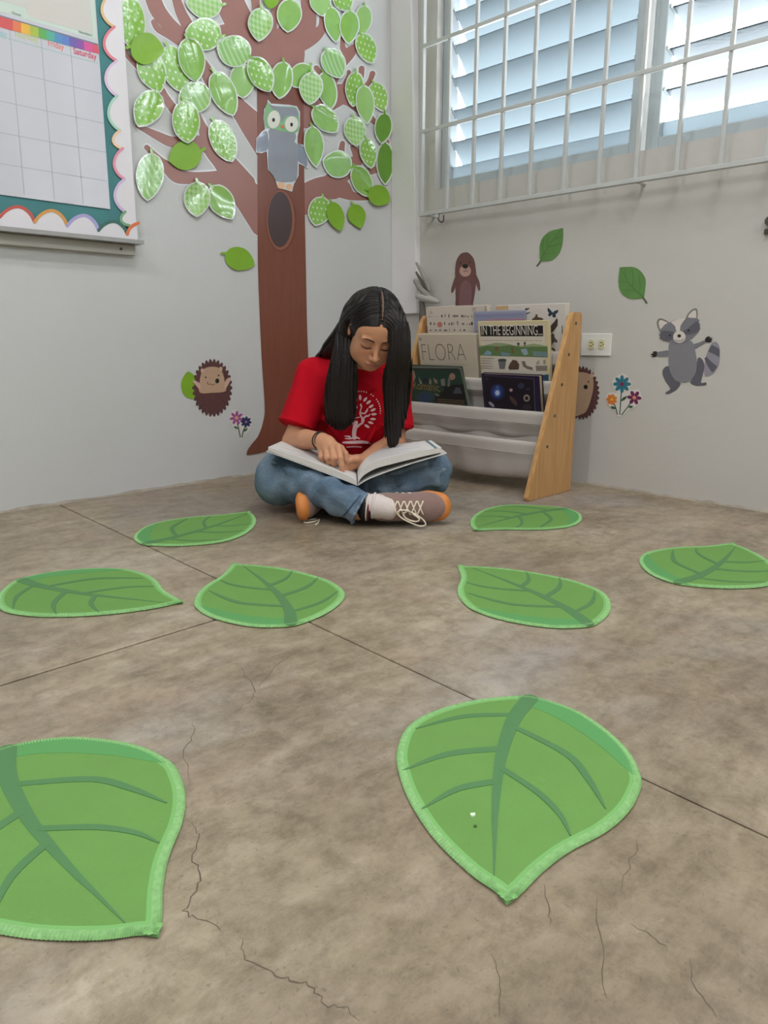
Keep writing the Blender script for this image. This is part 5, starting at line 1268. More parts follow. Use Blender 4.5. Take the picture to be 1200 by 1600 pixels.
base = pa(552, 800, 2.35)
girl = thing('person', w1((base[0], 2.4, 0)), 'girl in red tree-print T-shirt and jeans sitting cross-legged, pointing into an open book', 'person')

# ---- joints
HC = np.array([-.0323, 2.2, .5415]); HS = .937
def _rot(pt, ro, ya):
    c, s = math.cos, math.sin
    Rx = np.array([[1, 0, 0], [0, c(pt), -s(pt)], [0, s(pt), c(pt)]]); Ry = np.array([[c(ro), 0, s(ro)], [0, 1, 0], [-s(ro), 0, c(ro)]]); Rz = np.array([[c(ya), -s(ya), 0], [s(ya), c(ya), 0], [0, 0, 1]])
    return Ry @ Rx @ Rz
HR = _rot(.5477, .2708, .2817)
def hp(x, y, z): return HC+HR @ (np.array([x, y, z])*HS)
def HP(pr):
    f = pr.f; pr.f = lambda p: f(((p-HC) @ HR)/HS)*HS; return pr
SL, EL, WL = pa(493, 592, 2.37), pa(459, 690, 2.31), pa(504, 688, 2.15)
SR, ER, WRt = pa(616, 588, 2.41), pa(617, 692, 2.35), pa(568, 721, 2.19)
KL, KR = pa(438, 746, 2.20), pa(665, 737, 2.20)
AL = pa(560, 796, 2.03); AR = pa(505, 800, 2.17); AR[2] = .06
HL_, HR_ = np.array([-.185, 2.50, .10]), np.array([-.01, 2.50, .10])
NB = np.array([-.075, 2.36, .445])

# ---- body: one continuous skin
P = []
E = lambda c, r, k=.02, op='u', R=None: HP(ellipsoid(c, r, R, k, op))
P += [E((0, .014, .030), (.070, .088, .082)), E((0, -.030, -.020), (.057, .055, .078), .03), E((0, -.044, .030), (.054, .035, .040), .03),
      E((0, -.058, -.086), (.024, .022, .018), .03), E((.031, -.052, -.034), (.027, .026, .030), .02), E((-.031, -.052, -.034), (.027, .026, .030), .02),
      E((.040, -.018, -.065), (.020, .034, .024), .03), E((-.040, -.018, -.065), (.020, .034, .024), .03),
      E((0, -.062, -.062), (.030, .024, .022), .02)]
for s in (1, -1):
    P.append(E((.030*s, -.097, -.001), (.018, .016, .011), .016, 's'))
    P.append(E((.030*s, -.071, -.003), (.0155, .0135, .0125), .004))
    P.append(E((.030*s, -.079, .0185), (.020, .008, .005), .010))
P += [HP(cone((0, -.079, .004), (0, -.103, -.031), .0065, .0075, .012)), E((0, -.103, -.036), (.0092, .0095, .0078), .006)]
for s in (1, -1):
    P.append(E((.0105*s, -.094, -.0395), (.0068, .0085, .0058), .005))
    P.append(E((.0055*s, -.101, -.0455), (.0028, .003, .0025), .002, 's'))
P += [E((0, -.087, -.0615), (.020, .0085, .0050), .004), E((0, -.086, -.0705), (.017, .0090, .0058), .003), E((0, -.097, -.0658), (.022, .0045, .0011), .002, 's')]
for s in (1, -1):
    P.append(E((.071*s, .012, -.004), (.0065, .017, .030), .006, R=None)); P.append(E((.0775*s, .006, .0), (.003, .009, .018), .004, 's'))
# neck and trunk
P += [cone(hp(0, .030, -.045), NB, .040, .046, .03), cone(NB, (-.085, 2.42, .34), .060, .10, .04),
      ellipsoid((-.085, 2.42, .34), (.120, .080, .12), None, .05), ellipsoid((-.098, 2.48, .18), (.118, .085, .14), None, .05), ellipsoid((-.098, 2.51, .10), (.135, .10, .085), None, .05)]
# arms
ml, mr = (EL+WL)/2+np.array([-.004, 0, .004]), (ER+WRt)/2
P += [cone(SL, EL, .040, .033, .03)] + chain([EL, ml, WL], [.034, .031, .0225], .015) + [cone(SR, ER, .040, .033, .03)] + chain([ER, mr, WRt], [.034, .031, .0225], .015)
# pointing hand (her right)
K = [pa(529, 699, 2.105), pa(519, 700, 2.11), pa(510, 702, 2.118), pa(503, 706, 2.13)]
for i, kn in enumerate(K): P.append(cone(WL+(kn-WL)*.12+np.array([(.010, .003, -.003, -.009)[i], 0, 0]), kn, .0135, .0108, .010))
P.append(ellipsoid((WL+K[1])/2+np.array([.002, .004, 0]), (.020, .018, .024), None, .012))
P += chain([K[0], pa(532, 716, 2.082), pa(534, 727, 2.078), pa(535.5, 737.5, 2.078)], [.0106, .0090, .0080, .0062], .005)
P += chain([K[1], pa(521, 716, 2.085), pa(522, 724, 2.095), pa(523, 722, 2.115)], [.0106, .0094, .0085, .0074], .004)
P += chain([K[2], pa(511, 715, 2.095), pa(514, 722, 2.103), pa(516, 720, 2.122)], [.0102, .0090, .0082, .0072], .004)
P += chain([K[3], pa(502, 714, 2.112), pa(506, 719.5, 2.118), pa(509, 718, 2.134)], [.0094, .0082, .0074, .0066], .004)
P += chain([WL+np.array([.012, .0, -.010]), pa(532, 701, 2.135), pa(539, 709, 2.122), pa(540, 719, 2.115)], [.0135, .0118, .0098, .0078], .008)
# resting hand (her left)
K2 = [pa(546, 716, 2.145), pa(545, 721, 2.140), pa(546, 726, 2.142), pa(548, 730, 2.148)]
for i, kn in enumerate(K2): P.append(cone(WRt+(kn-WRt)*.12, kn, .0140, .0108, .010))
P.append(ellipsoid((WRt+K2[1])/2, (.024, .016, .017), None, .012))
for i, (kn, q1, q2, q3) in enumerate([(K2[0], (537, 719, 2.128), (533, 725, 2.126), (531, 730, 2.130)), (K2[1], (536, 725, 2.122), (533, 731, 2.122), (533, 735, 2.128)), (K2[2], (538, 730, 2.122), (537, 735, 2.122), (539, 738, 2.128)), (K2[3], (541, 734, 2.130), (542, 738, 2.128), (544, 740, 2.132))]):
    P += chain([kn, pa(*q1), pa(*q2), pa(*q3)], [.0104, .0090, .0082, .0070], .004)
P += chain([WRt+np.array([-.008, -.004, .008]), pa(557, 717, 2.140), pa(549, 718, 2.128), pa(542, 722, 2.120)], [.0135, .0112, .0094, .0078], .008)
# legs
P += [cone(HL_, KL, .062, .046, .03), cone(KL, AL, .044, .028, .01), cone(HR_, KR, .062, .046, .03), cone(KR, AR, .044, .028, .01)]
P += [cone(AL, pa(590, 795, 2.03), .028, .024, .01)]
V, F = mesh_implicit(P, (-.50, 1.96, .0), (.27, 2.66, .68), .0021)
V = relax(V, F, 1, .35)
skin = lin3('#c08c6c'); cols = np.tile(skin, (len(V), 1))
q = ((V-HC) @ HR)/HS
hx, hy, hz = q.T; face = (hy < -.045) & (np.abs(hx) < .07) & (np.abs(hz) < .12)
def blend(mask, c, f): cols[mask] = cols[mask]*(1-f)+lin3(c)*f
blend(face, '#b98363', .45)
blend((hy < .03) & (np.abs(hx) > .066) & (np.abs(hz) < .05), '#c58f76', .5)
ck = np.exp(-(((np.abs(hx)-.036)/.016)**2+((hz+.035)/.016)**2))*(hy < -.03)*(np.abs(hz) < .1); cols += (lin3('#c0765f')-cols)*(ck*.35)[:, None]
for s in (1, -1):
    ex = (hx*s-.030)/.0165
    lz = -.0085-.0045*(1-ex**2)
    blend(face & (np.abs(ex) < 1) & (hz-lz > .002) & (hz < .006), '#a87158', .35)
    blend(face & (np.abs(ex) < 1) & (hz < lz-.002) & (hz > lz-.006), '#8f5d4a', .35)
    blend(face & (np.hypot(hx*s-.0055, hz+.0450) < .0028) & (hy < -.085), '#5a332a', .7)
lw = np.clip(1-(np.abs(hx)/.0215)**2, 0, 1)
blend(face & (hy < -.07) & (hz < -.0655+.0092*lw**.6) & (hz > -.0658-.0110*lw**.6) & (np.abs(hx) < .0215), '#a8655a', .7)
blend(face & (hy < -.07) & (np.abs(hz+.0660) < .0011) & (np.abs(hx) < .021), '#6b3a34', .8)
body = mk('body', W3(V), F, SKIN_M, girl, smooth=True); color_attr(body, cols)

bb_ = BVHTree.FromPolygons([tuple(v) for v in W3(V)], [tuple(f) for f in F])
M_BROW = mat('brow_hair', '#35231b', .8); M_LASH = mat('lash', '#1d1210', .6)
def face_hit(x, z):
    p0 = Vector(w1(hp(x, -.2, z))); d = (Vector(w1(hp(x, 0, z)))-p0).normalized(); l, n, i, t = bb_.ray_cast(p0, d)
    return np.array(l)-np.array(d)*.0004
for s_ in (1, -1):
    m = MB(); k = 12
    m.tube([face_hit(s_*(.0115+.037*i/k), .0165+.0075*math.sin(2.1*i/k)-.003*i/k) for i in range(k+1)], [.0006+.0016*math.sin(math.pi*min(1, .22+.78*i/k)) for i in range(k+1)], 6); m.build('eyebrow', M_BROW, body, smooth=True)
    m = MB()
    m.tube([face_hit(s_*(.030+.0165*e), -.0085-.0045*(1-e*e)) for e in np.linspace(-1, 1.12, 13)], [.0005+.0010*math.sin(math.pi*min(1, .12+i/13)) for i in range(13)], 6); m.build('eyelash', M_LASH, body, smooth=True)
# finger nails on the pointing index
nl = pa(535.3, 735.5, 2.0735); m = MB(); bm = bmesh.new(); bmesh.ops.create_uvsphere(bm, u_segments=10, v_segments=6, radius=1)
for v in bm.verts: v.co = Vector(w1(nl+np.array([v.co.x*.0036, v.co.y*.0012, v.co.z*.0052])))
m.bm(bm); m.build('finger_nail', mat('nail', '#d0a08e', .3), girl, smooth=True)

# ---- T-shirt
S = [ellipsoid((-.085, 2.415, .345), (.148, .104, .135), None, .05), ellipsoid((-.092, 2.455, .205), (.160, .126, .14), None, .06), ellipsoid((-.098, 2.50, .12), (.165, .125, .085), None, .05),
     cone(SL+np.array([.01, 0, .004]), SR+np.array([-.01, 0, .004]), .060, .060, .05), cone(NB+np.array([0, .01, -.01]), (-.085, 2.42, .38), .070, .10, .05)]
dL = (EL-SL)/np.linalg.norm(EL-SL); dR = (ER-SR)/np.linalg.norm(ER-SR)
eL = SL+dL*.155+np.array([-.006, -.004, 0]); eR = SR+dR*.165+np.array([.002, 0, 0])
def sleeve(a, e, dr, r0, r1):
    c = cone(a, e+dr*.03, r0, r1).f
    return Prim(lambda p: np.maximum(c(p), (p-(e+dr*.006)) @ dr), .035)
S += [sleeve(SL, eL, dL, .056, .062), sleeve(SR, eR, dR, .054, .057)]
for (x0, y0, d0), (x1, y1, d1), r_ in [((512, 628, 2.335), (545, 672, 2.315), .010), ((508, 655, 2.335), (540, 695, 2.32), .009), ((600, 640, 2.31), (575, 690, 2.315), .010), ((478, 575, 2.325), (462, 640, 2.30), .009), ((502, 590, 2.325), (492, 650, 2.315), .008), ((545, 600, 2.30), (585, 606, 2.295), .008)]:
    S.append(cone(pa(x0, y0, d0), pa(x1, y1, d1), r_, r_*.7, .03))
def shirt_post(p, d):
    d = d+waves(p*np.array([1, 1, .55]), [(38, .0022), (75, .0010)], 3)
    dn = d
    # drag folds from the armpits and the soft belly creases
    f = .004*np.sin((p[..., 2]-.6*np.abs(p[..., 0]+.09))*62+p[..., 0]*9)*np.clip((.30-p[..., 2])/.12, 0, 1)*np.clip((2.46-p[..., 1])/.1, 0, 1)
    return dn+f
V, F = mesh_implicit(S, (-.47, 2.20, .03), (.22, 2.70, .56), .0038, shirt_post, margin=.01)
V = relax(V, F, 2, .5)
shirt = mk('t_shirt', W3(V), F, M_SHIRT, girl, smooth=True)
bvh = BVHTree.FromPolygons([tuple(v) for v in W3(V)], [tuple(f) for f in F])
for nm, c, dr, r in (('sleeve_hem', eL, dL, .0600), ('sleeve_hem', eR, dR, .0555)):      # doubled hem
    u = np.cross(dr, [0, 1.0, 0]); u /= np.linalg.norm(u); v = np.cross(dr, u)
    pts = []
    for k in range(41):
        t = 2*math.pi*k/40; o = c+dr*.001; lo_, hi_ = 0.0, .1; dirv = u*math.cos(t)+v*math.sin(t)
        for _ in range(16):
            mid_ = (lo_+hi_)/2
            if shirt_post((o+dirv*mid_)[None], evaluate(S, (o+dirv*mid_)[None]))[0] < 0: lo_ = mid_
            else: hi_ = mid_
        pts.append(w1(o+dirv*(lo_+.0002)))
    m = MB(); m.tube(pts, .0022, 6, cap=False); m.build(nm, M_SHIRT, shirt, smooth=True)
def hit(x, y):
    d = ray(x, y); d = d/np.linalg.norm(d); l, n, i, t = bvh.ray_cast(Vector(CPOS), Vector(d))
    return None if l is None else np.array(l)-d*.0024
PV = []; PF = []
def strip(pts):
    Q = catmull([np.array(p, float) for p in pts], 5); n0 = len(PV); cnt = 0
    for i, qq in enumerate(Q):
        t = Q[min(i+1, len(Q)-1)][:2]-Q[max(i-1, 0)][:2]; t = t/(np.linalg.norm(t)+1e-9); nn = np.array([-t[1], t[0]])
        a, b = hit(*(qq[:2]+nn*qq[2]/2)), hit(*(qq[:2]-nn*qq[2]/2))
        if a is None or b is None: continue
        PV.extend([a, b]); cnt += 1
    for i in range(cnt-1): PF.append([n0+2*i, n0+2*i+1, n0+2*i+3, n0+2*i+2])
zs = lambda pts: [(530+x/12.311, 590+y/12.311, w/12.311) for x, y, w in pts]
def pleaf(x0, y0, x1, y1, w): strip(zs([(x0, y0, 6), (x0+(x1-x0)*.3, y0+(y1-y0)*.3, w), (x0+(x1-x0)*.7, y0+(y1-y0)*.7, w), (x1, y1, 6)]))
for q_ in [(405, 440, 400, 325, 48), (465, 465, 535, 378, 46), (520, 510, 610, 438, 46), (565, 580, 662, 525, 44), (600, 645, 705, 598, 44), (610, 708, 725, 700, 44), (592, 795, 708, 800, 44), (552, 850, 660, 885, 44), (485, 905, 585, 965, 46), (10, 820, 115, 828, 40), (75, 912, 185, 875, 42), (300, 480, 340, 410, 36), (295, 520, 350, 590, 40)]: pleaf(*q_)
for st in ([(300, 1190, 60), (285, 1090, 80), (300, 980, 84), (320, 880, 80), (330, 830, 60)], [(300, 940, 40), (260, 870, 36), (190, 825, 22)], [(340, 960, 40), (400, 900, 40), (450, 870, 34), (480, 800, 30)], [(440, 860, 36), (440, 780, 34), (400, 690, 26), (430, 560, 22)], [(450, 800, 30), (520, 740, 34), (560, 740, 28), (590, 700, 16)], [(480, 700, 30), (530, 640, 34), (550, 590, 20)], [(420, 680, 36), (470, 690, 26), (500, 690, 16)], [(440, 560, 30), (410, 530, 30), (430, 500, 16)], [(220, 1140, 40), (160, 1130, 30), (100, 1125, 16)], [(260, 1165, 36), (180, 1175, 26), (110, 1170, 14)], [(300, 1140, 40), (360, 1160, 30), (400, 1180, 16)], [(60, 1250, 30), (250, 1245, 60), (450, 1240, 56), (560, 1255, 40), (615, 1282, 10)], [(210, 790, 14), (330, 775, 16), (430, 750, 14)]): strip(zs(st))
# small arched lettering too fine to read
rs = random.Random(9)
for k in range(15):
    t = -1.62+k*.125; cx, cy, R_ = 395, 640, 395
    if k == 4 or k == 7: continue
    x, y = cx+R_*math.cos(t), cy+R_*.95*math.sin(t); strip(zs([(x-8, y+12, 12), (x+4, y-14, 12), (x+10, y+10, 12)]))
for k in range(11):
    x, y = 150+k*27, 1340-8*math.sin(k*.3); strip(zs([(x-6, y+12, 11), (x+3, y-14, 11), (x+9, y+8, 11)]))
pv = mk('tree_print', PV, PF, M_WPRINT, shirt); pv['label'] = 'pale pink tree printed on the shirt front'

# ---- jeans
J = [ellipsoid((-.098, 2.525, .095), (.165, .125, .085), None, .05), cone(HL_, KL, .085, .074, .05), cone(HR_, KR, .085, .069, .05)]
J += chain([KL, pa(486, 757, 2.11), pa(528, 777, 2.06), AL+np.array([.004, .0, .004])], [.073, .054, .047, .044], .03)
ar2 = AR+np.array([.02, .02, .005])
J += chain([KR, KR+(ar2-KR)*.5+np.array([0, 0, -.004]), ar2], [.067, .062, .050], .03)
for (x0, y0, d0), (x1, y1, d1), r_ in [((428, 722, 2.135), (515, 772, 2.065), .013), ((470, 735, 2.10), (548, 783, 2.01), .010), ((515, 765, 2.05), (552, 800, 2.0), .009), ((500, 745, 2.09), (560, 775, 2.02), .008),
                                      ((692, 735, 2.135), (622, 768, 2.13), .012), ((680, 755, 2.14), (600, 772, 2.13), .010), ((668, 722, 2.125), (600, 745, 2.13), .010)]:
    J.append(cone(pa(x0, y0, d0-.010), pa(x1, y1, d1-.010), r_, r_*.6, .022))
cuffn = np.array([.86, -.18, -.42]); cuffn = cuffn/np.linalg.norm(cuffn); cuffc = AL+np.array([.008, -.004, .004])
cuffn2 = (ar2-KR)/np.linalg.norm(ar2-KR)
def jeans_post(p, d):
    ax = (AL-KL)/np.linalg.norm(AL-KL); t = (p-KL) @ ax
    fold = .0060*np.sin(t*88+2.2*np.sin(p[..., 2]*30))*np.clip(1.2-np.abs(t-.16)/.16, 0, 1)
    d = d+np.where(p[..., 0] < -.05, fold, .0035*np.sin(p[..., 0]*70+p[..., 2]*60))+waves(p, [(26, .0016), (60, .0014), (120, .0008)], 8)
    near = (np.linalg.norm(p-cuffc, axis=-1) < .085) & (p[..., 1] < 2.10)
    d = np.where(near, np.maximum(d, (p-cuffc) @ cuffn), d)
    inner = np.linalg.norm(np.cross(p-cuffc, ax), axis=-1)-.036      # hollow leg end
    d = np.where(near & ((p-cuffc) @ cuffn > -.03), np.maximum(d, -inner), d)
    return np.maximum(d, .004-p[..., 2])
V, F = mesh_implicit(J, (-.46, 1.94, -.01), (.27, 2.70, .24), .0036, jeans_post, margin=.012)
V = relax(V, F, 1, .5); V[:, 2] = np.maximum(V[:, 2], .0015)
jeans = mk('jeans', W3(V), F, M_DENIM, girl, smooth=True)
jb = BVHTree.FromPolygons([tuple(v) for v in W3(V)], [tuple(f) for f in F])
def jhit(x, y, o=.001):
    d = ray(x, y); d = d/np.linalg.norm(d); l, n, i, t = jb.ray_cast(Vector(CPOS), Vector(d)); return None if l is None else np.array(l)-d*o
for row, (dx, dy) in enumerate(((-11, -5),)):     # cuff seam
    pts = [jhit(x+dx, y+dy) for x, y in ((574, 779), (568, 786), (562, 793), (556, 801), (550, 808), (545, 813))]
    pts = [p for p in pts if p is not None]
    if len(pts) > 2:
        m = MB(); m.tube(catmull(pts, 4), .0016 if row == 0 else .0009, 6); m.build('cuff_seam', mat('denim_seam', '#3c5068', .85), jeans, smooth=True)

u_ = np.cross(cuffn, [0, 0, 1.0]); u_ /= np.linalg.norm(u_); v_ = np.cross(cuffn, u_); pts = []
for k in range(49):
    t = 2*math.pi*k/48; o = cuffc-cuffn*.004; dv = u_*math.cos(t)+v_*math.sin(t); lo_, hi_ = .037, .09
    for _ in range(16):
        mid_ = (lo_+hi_)/2
        if jeans_post((o+dv*mid_)[None], evaluate(J, (o+dv*mid_)[None]))[0] < 0: lo_ = mid_
        else: hi_ = mid_
    q_ = o+dv*(lo_-.0015); q_[2] = max(q_[2], .005); pts.append(w1(q_))
m = MB(); m.tube(pts, [.0042+.0009*math.sin(k*2.1) for k in range(49)], 8, cap=False); m.build('cuff_hem', mat('denim_hem', '#8798a6', .85, noise=.6, nscale=120, col2='#4b6076'), jeans, smooth=True)
# ---- socks, anklets, shoes
m1 = AL+np.array([.012, 0, -.004])
V, F = mesh_implicit(chain([pa(584, 790, 2.018), pa(590, 791, 2.015), pa(606, 794, 2.016), pa(622, 797, 2.04)], [.034, .034, .032, .03], .01), (-.10, 1.95, 0), (.12, 2.12, .12), .003, lambda p, d: d+.0003*np.sin(p[..., 0]*500))
V[:, 2] = np.maximum(V[:, 2], .001)
sock = mk('sock', W3(V), F, M_SOCK, girl, smooth=True)
def ring(c, n, r, rad, m, nm, par, el=1.0):
    n = n/np.linalg.norm(n); u = np.cross(n, [0, 0, 1.0]); u /= np.linalg.norm(u); v = np.cross(n, u)
    mb = MB(); mb.tube([w1(c+(u*math.cos(t)*el+v*math.sin(t))*r) for t in np.linspace(0, 2*math.pi, 33)], rad, 7, cap=False); return mb.build(nm, m, par, smooth=True)
sx = np.array([1.0, -.1, -.1])
ring(pa(584, 790, 2.018), sx, .0345, .0040, M_SOCK, 'sock_cuff', sock)
m = MB(); m.tube([w1(pa(562, 795, 2.03)), w1(pa(570, 793.5, 2.027)), w1(pa(583, 791, 2.019))], [.0325, .0335, .034], 24); m.build('anklet_and_dark_gap', M_BLKB, girl, smooth=True)  # wide black tube added for the shaded void between cuff and sock
for x, m_, r_ in ((570, M_BLKB, .036), (574.5, mat('white_beads', '#cfc4bc', .5), .037), (577.5, mat('red_thread', '#6f2b30', .7), .0362), (580.5, M_BLKB, .036)):
    ring(pa(x, 792, 2.024), sx, r_, .0026, m_, 'anklet_and_dark_gap', girl)
def shoe(origin, X, Z, label, nm='shoe'):
    X = v3(X)/np.linalg.norm(X); Z = v3(Z); Z = Z-X*(Z @ X); Z /= np.linalg.norm(Z); Y = np.cross(Z, X); R = np.stack([X, Y, Z], 1)
    up = [ellipsoid((.042, 0, .040), (.046, .034, .042), None, .03), ellipsoid((.10, 0, .036), (.075, .038, .038), None, .03), ellipsoid((.172, 0, .028), (.058, .042, .029), None, .03), cone((.055, 0, .058), (.150, 0, .042), .026, .022, .03)]
    def cutp(p, d): return np.maximum(np.maximum(d, .010-p[..., 2]), np.minimum(.072-p[..., 0], 1) if False else d)
    V, F = mesh_implicit(up, (-.02, -.06, -.01), (.25, .06, .10), .003, cutp, margin=.004)
    T = lambda V: W3(np.asarray(V) @ R.T+origin)
    sh = mk(nm, T(V), F, M_SUEDE, girl, smooth=True); sh['label'] = label
    so = [ellipsoid((.048, 0, .011), (.056, .0385, .0125), None, .015), ellipsoid((.11, 0, .011), (.085, .0385, .0125), None, .015), ellipsoid((.178, 0, .012), (.062, .0455, .0135), None, .015), ellipsoid((.216, 0, .020), (.022, .034, .019), None, .02)]
    V, F = mesh_implicit(so, (-.03, -.07, -.02), (.27, .07, .06), .003, lambda p, d: np.maximum(d, -.001-p[..., 2]))
    mk('sole', T(V), F, M_GUM, sh, smooth=True)
    bt = lambda x, y: (x, y, .010+.0)  # unused height helper
    def topz(x, y):
        lo_, hi_ = .015, .12
        for _ in range(14):
            mid_ = (lo_+hi_)/2
            if evaluate(up, np.array([[x, y, mid_]]))[0] < 0: lo_ = mid_
            else: hi_ = mid_
        return lo_
    for i in range(5):
        x = .086+i*.018; m = MB()
        for sgn in (1, -1):
            pts = [(x+.007*(y/.017)*sgn, y, topz(x+.007*(y/.017)*sgn, y)+.0022) for y in np.linspace(-.019, .019, 9)]
            m.tube([T([p])[0] for p in pts], .0023, 6)
        m.build('lace', M_LACE, sh, smooth=True)
    for i in range(3):
        x = .078+i*.018; m = MB(); zs_ = np.linspace(.026, .052, 6); L = []; Rr = []
        for zz_ in zs_:
            lo_, hi_ = 0.0, .08
            for _ in range(14):
                mid_ = (lo_+hi_)/2
                if evaluate(up, np.array([[x, mid_, zz_]]))[0] < 0: lo_ = mid_
                else: hi_ = mid_
            xs = x+(zz_-.026)*.35; L.append((xs, lo_+.0012, zz_)); Rr.append((xs+.0095, lo_+.0012, zz_))
        VV = T(L+Rr); n_ = len(L); mk('stripe', VV, [[k, k+1, n_+k+1, n_+k] for k in range(n_-1)], M_STRIPE, sh)
    return sh, T
o1 = pa(574, 800, 2.085); o1[2] = .046
sh1, T1 = shoe(o1, (.985, -.10, .02), (-.18, -.97, .14), 'taupe sneaker on the right with cream bow hanging to the floor')
LZ = [(640, 799), (628, 797), (621, 801), (627, 809), (642, 817), (656, 822), (665, 820), (661, 812), (648, 803), (638, 799)]
m = MB(); m.tube(catmull([w1(pa(x, y, 1.985+.0006*i)) for i, (x, y) in enumerate(LZ)], 4), .0022, 6); m.build('lace_bow', M_LACE, sh1, smooth=True)
m = MB(); m.tube(catmull([w1(pa(x, y, 1.988)) for x, y in [(637, 799), (630, 803), (636, 811), (650, 815), (655, 811), (645, 803)]], 4), .0022, 6); m.build('lace_bow', M_LACE, sh1, smooth=True)
X2 = np.array([.06, -.998, 0]); o2 = pa(463, 797, 2.035); o2 = o2-X2*.235; o2[2] = .045
sh2, T2 = shoe(o2, X2, (.985, .15, .12), 'taupe sneaker tucked under the front shin, gum sole facing left')
fl = lambda x, y: tuple(at_floor(x, y, .0028))
m = MB(); m.tube(catmull([fl(494, 811), fl(484, 812), fl(475, 814), fl(478, 817), (fl(490, 815))], 4)+catmull([fl(492, 815), fl(499, 812), fl(497, 817), fl(493, 820)], 4), .0024, 6); m.build('lace_end', M_LACE, sh2, smooth=True)

# ---- bracelets
ax = (WL-ml)/np.linalg.norm(WL-ml)
for f in (.0, .014): ring(WL+ax*(f-.016), ax+np.array([0, 0, .05 if f else -.12]), .0255 if f == 0 else .0245, .0019, M_BLKB, 'bracelet', girl, 1.0)

# ---- hair: cap, curtains and strands
cap = [E((0, .018, .034), (.0805, .0975, .090)), E((0, .055, -.02), (.070, .055, .085), .03)]
cap += [cone(hp(-.050, .030, .065), pa(546, 506, 2.232), .030, .019, .035), cone(hp(-.060, .045, .02), pa(541, 520, 2.24), .028, .020, .035), cone(hp(.045, -.015, .075), pa(619, 503, 2.145), .022, .024, .035), cone(hp(.06, .03, .03), pa(622, 520, 2.15), .028, .024, .035)]
cap += [E((0, -.110, -.036), (.058, .086, .094), .012, 's'), E((.080, -.004, -.008), (.022, .019, .034), .006, 's'), E((-.080, -.004, -.008), (.022, .019, .034), .006, 's')]
def cap_post(p, d):
    q = ((p-HC) @ HR)/HS; rho = np.hypot(q[..., 0]/.058, (q[..., 2]+.036)/.094); w_ = np.clip((rho-1.02)*12, 0, 1)
    return d+w_*(.0009*np.sin(rho*62+q[..., 1]*40)+.0006*np.sin(rho*131-q[..., 1]*70))
V, F = mesh_implicit(cap, (-.20, 2.02, .36), (.14, 2.40, .72), .0024, cap_post)
hair = mk('hair', W3(V), F, M_HAIR, girl, smooth=True)
CL = [(562, 480, 2.20, 3), (547, 501, 2.232, 9), (540, 518, 2.235, 11.5), (538, 545, 2.222, 15), (537, 575, 2.220, 21), (534, 602, 2.226, 24), (531.5, 628, 2.234, 24), (531, 648, 2.240, 24), (530.5, 664, 2.244, 22)]
CR_ = [(603, 470, 2.18, 4), (613, 488, 2.15, 11), (619, 504, 2.13, 15), (624, 525, 2.125, 14), (625.5, 545, 2.125, 14.5), (623.5, 566, 2.135, 18), (621, 595, 2.165, 22), (619, 640, 2.200, 18), (615, 668, 2.215, 13), (613.5, 688, 2.22, 8), (612, 700, 2.222, 4)]
CB = [(556, 470, 2.23, 8), (545, 495, 2.26, 10), (533, 522, 2.30, 14), (515, 546, 2.345, 14), (498, 560, 2.385, 9)]
def curtain(C, flat, seed, groove, n, rad, endj):
    nodes = catmull([np.array(c, float) for c in C], 5)
    cs = [pa(c[0], c[1], c[2]) for c in nodes]; hw = [c[3]*.00188 for c in nodes]
    pr = []
    for i in range(len(cs)-4):      # filler volume, wide and thin
        tp = lambda j: .9*min(1, .35+.13*(len(cs)-1-j)); pr.append(cone(cs[i], cs[i+1], hw[i]*tp(i), hw[i+1]*tp(i+1), .006, flat=(np.array([0, 1.0, 0]), flat)))
    lo_ = np.min(cs, 0)-.06; hi_ = np.max(cs, 0)+.06
    V, F = mesh_implicit(pr, lo_, hi_, .003, lambda p, d: d+groove*(.0016*np.sin(p[..., 0]*620+2*np.sin(p[..., 2]*22))+.0010*np.sin(p[..., 0]*1330+3*np.sin(p[..., 2]*15))), margin=.004)
    mk('hair_curtain', W3(V), F, M_HAIR, hair, smooth=True)
    r = random.Random(seed); m = MB()
    for k in range(n):
        u = r.uniform(-1, 1); ph = r.uniform(0, 6.28); end = len(cs)-1-int(abs(r.gauss(0, endj))); dep = r.uniform(-1, .15)
        pts = []; rr = []
        for i in range(max(3, end+1)):
            t = i/(len(cs)-1); amp = .0022*math.sin(t*7+ph)
            pts.append(w1(cs[i]+np.array([u*hw[i]*(1.02+.05*math.sin(ph))+amp, hw[i]*flat*1.02*dep*math.sqrt(max(0, 1-u*u*.9))+.001*math.sin(ph+3*t), 0])))
            rr.append(rad*(.6+.4*math.sin(math.pi*min(1, .25+t)))*(1-.75*max(0, t-.75)/.25))
        m.tube(pts, rr, 5)
    o = m.build('hair_strands', M_HAIR, hair, smooth=True); o['kind'] = 'stuff'
curtain(CL, .42, 1, .7, 300, .00125, 1.6); curtain(CR_, .42, 2, .7, 280, .00125, 2.4); curtain(CB, .6, 3, .1, 120, .0012, 1.0)
m = MB(); pts = []
for i in range(14):
    y = -.066+.085*i/13; z = .034+.0905*math.sqrt(max(.02, 1-((y-.018)/.098)**2)); pts.append(w1(hp(0, y-.0004, z+.0004)))
m.tube(pts, [.0011+.0006*math.sin(math.pi*i/13) for i in range(14)], 6); m.build('parting', mat('scalp', '#8a6450', .6), hair, smooth=True)
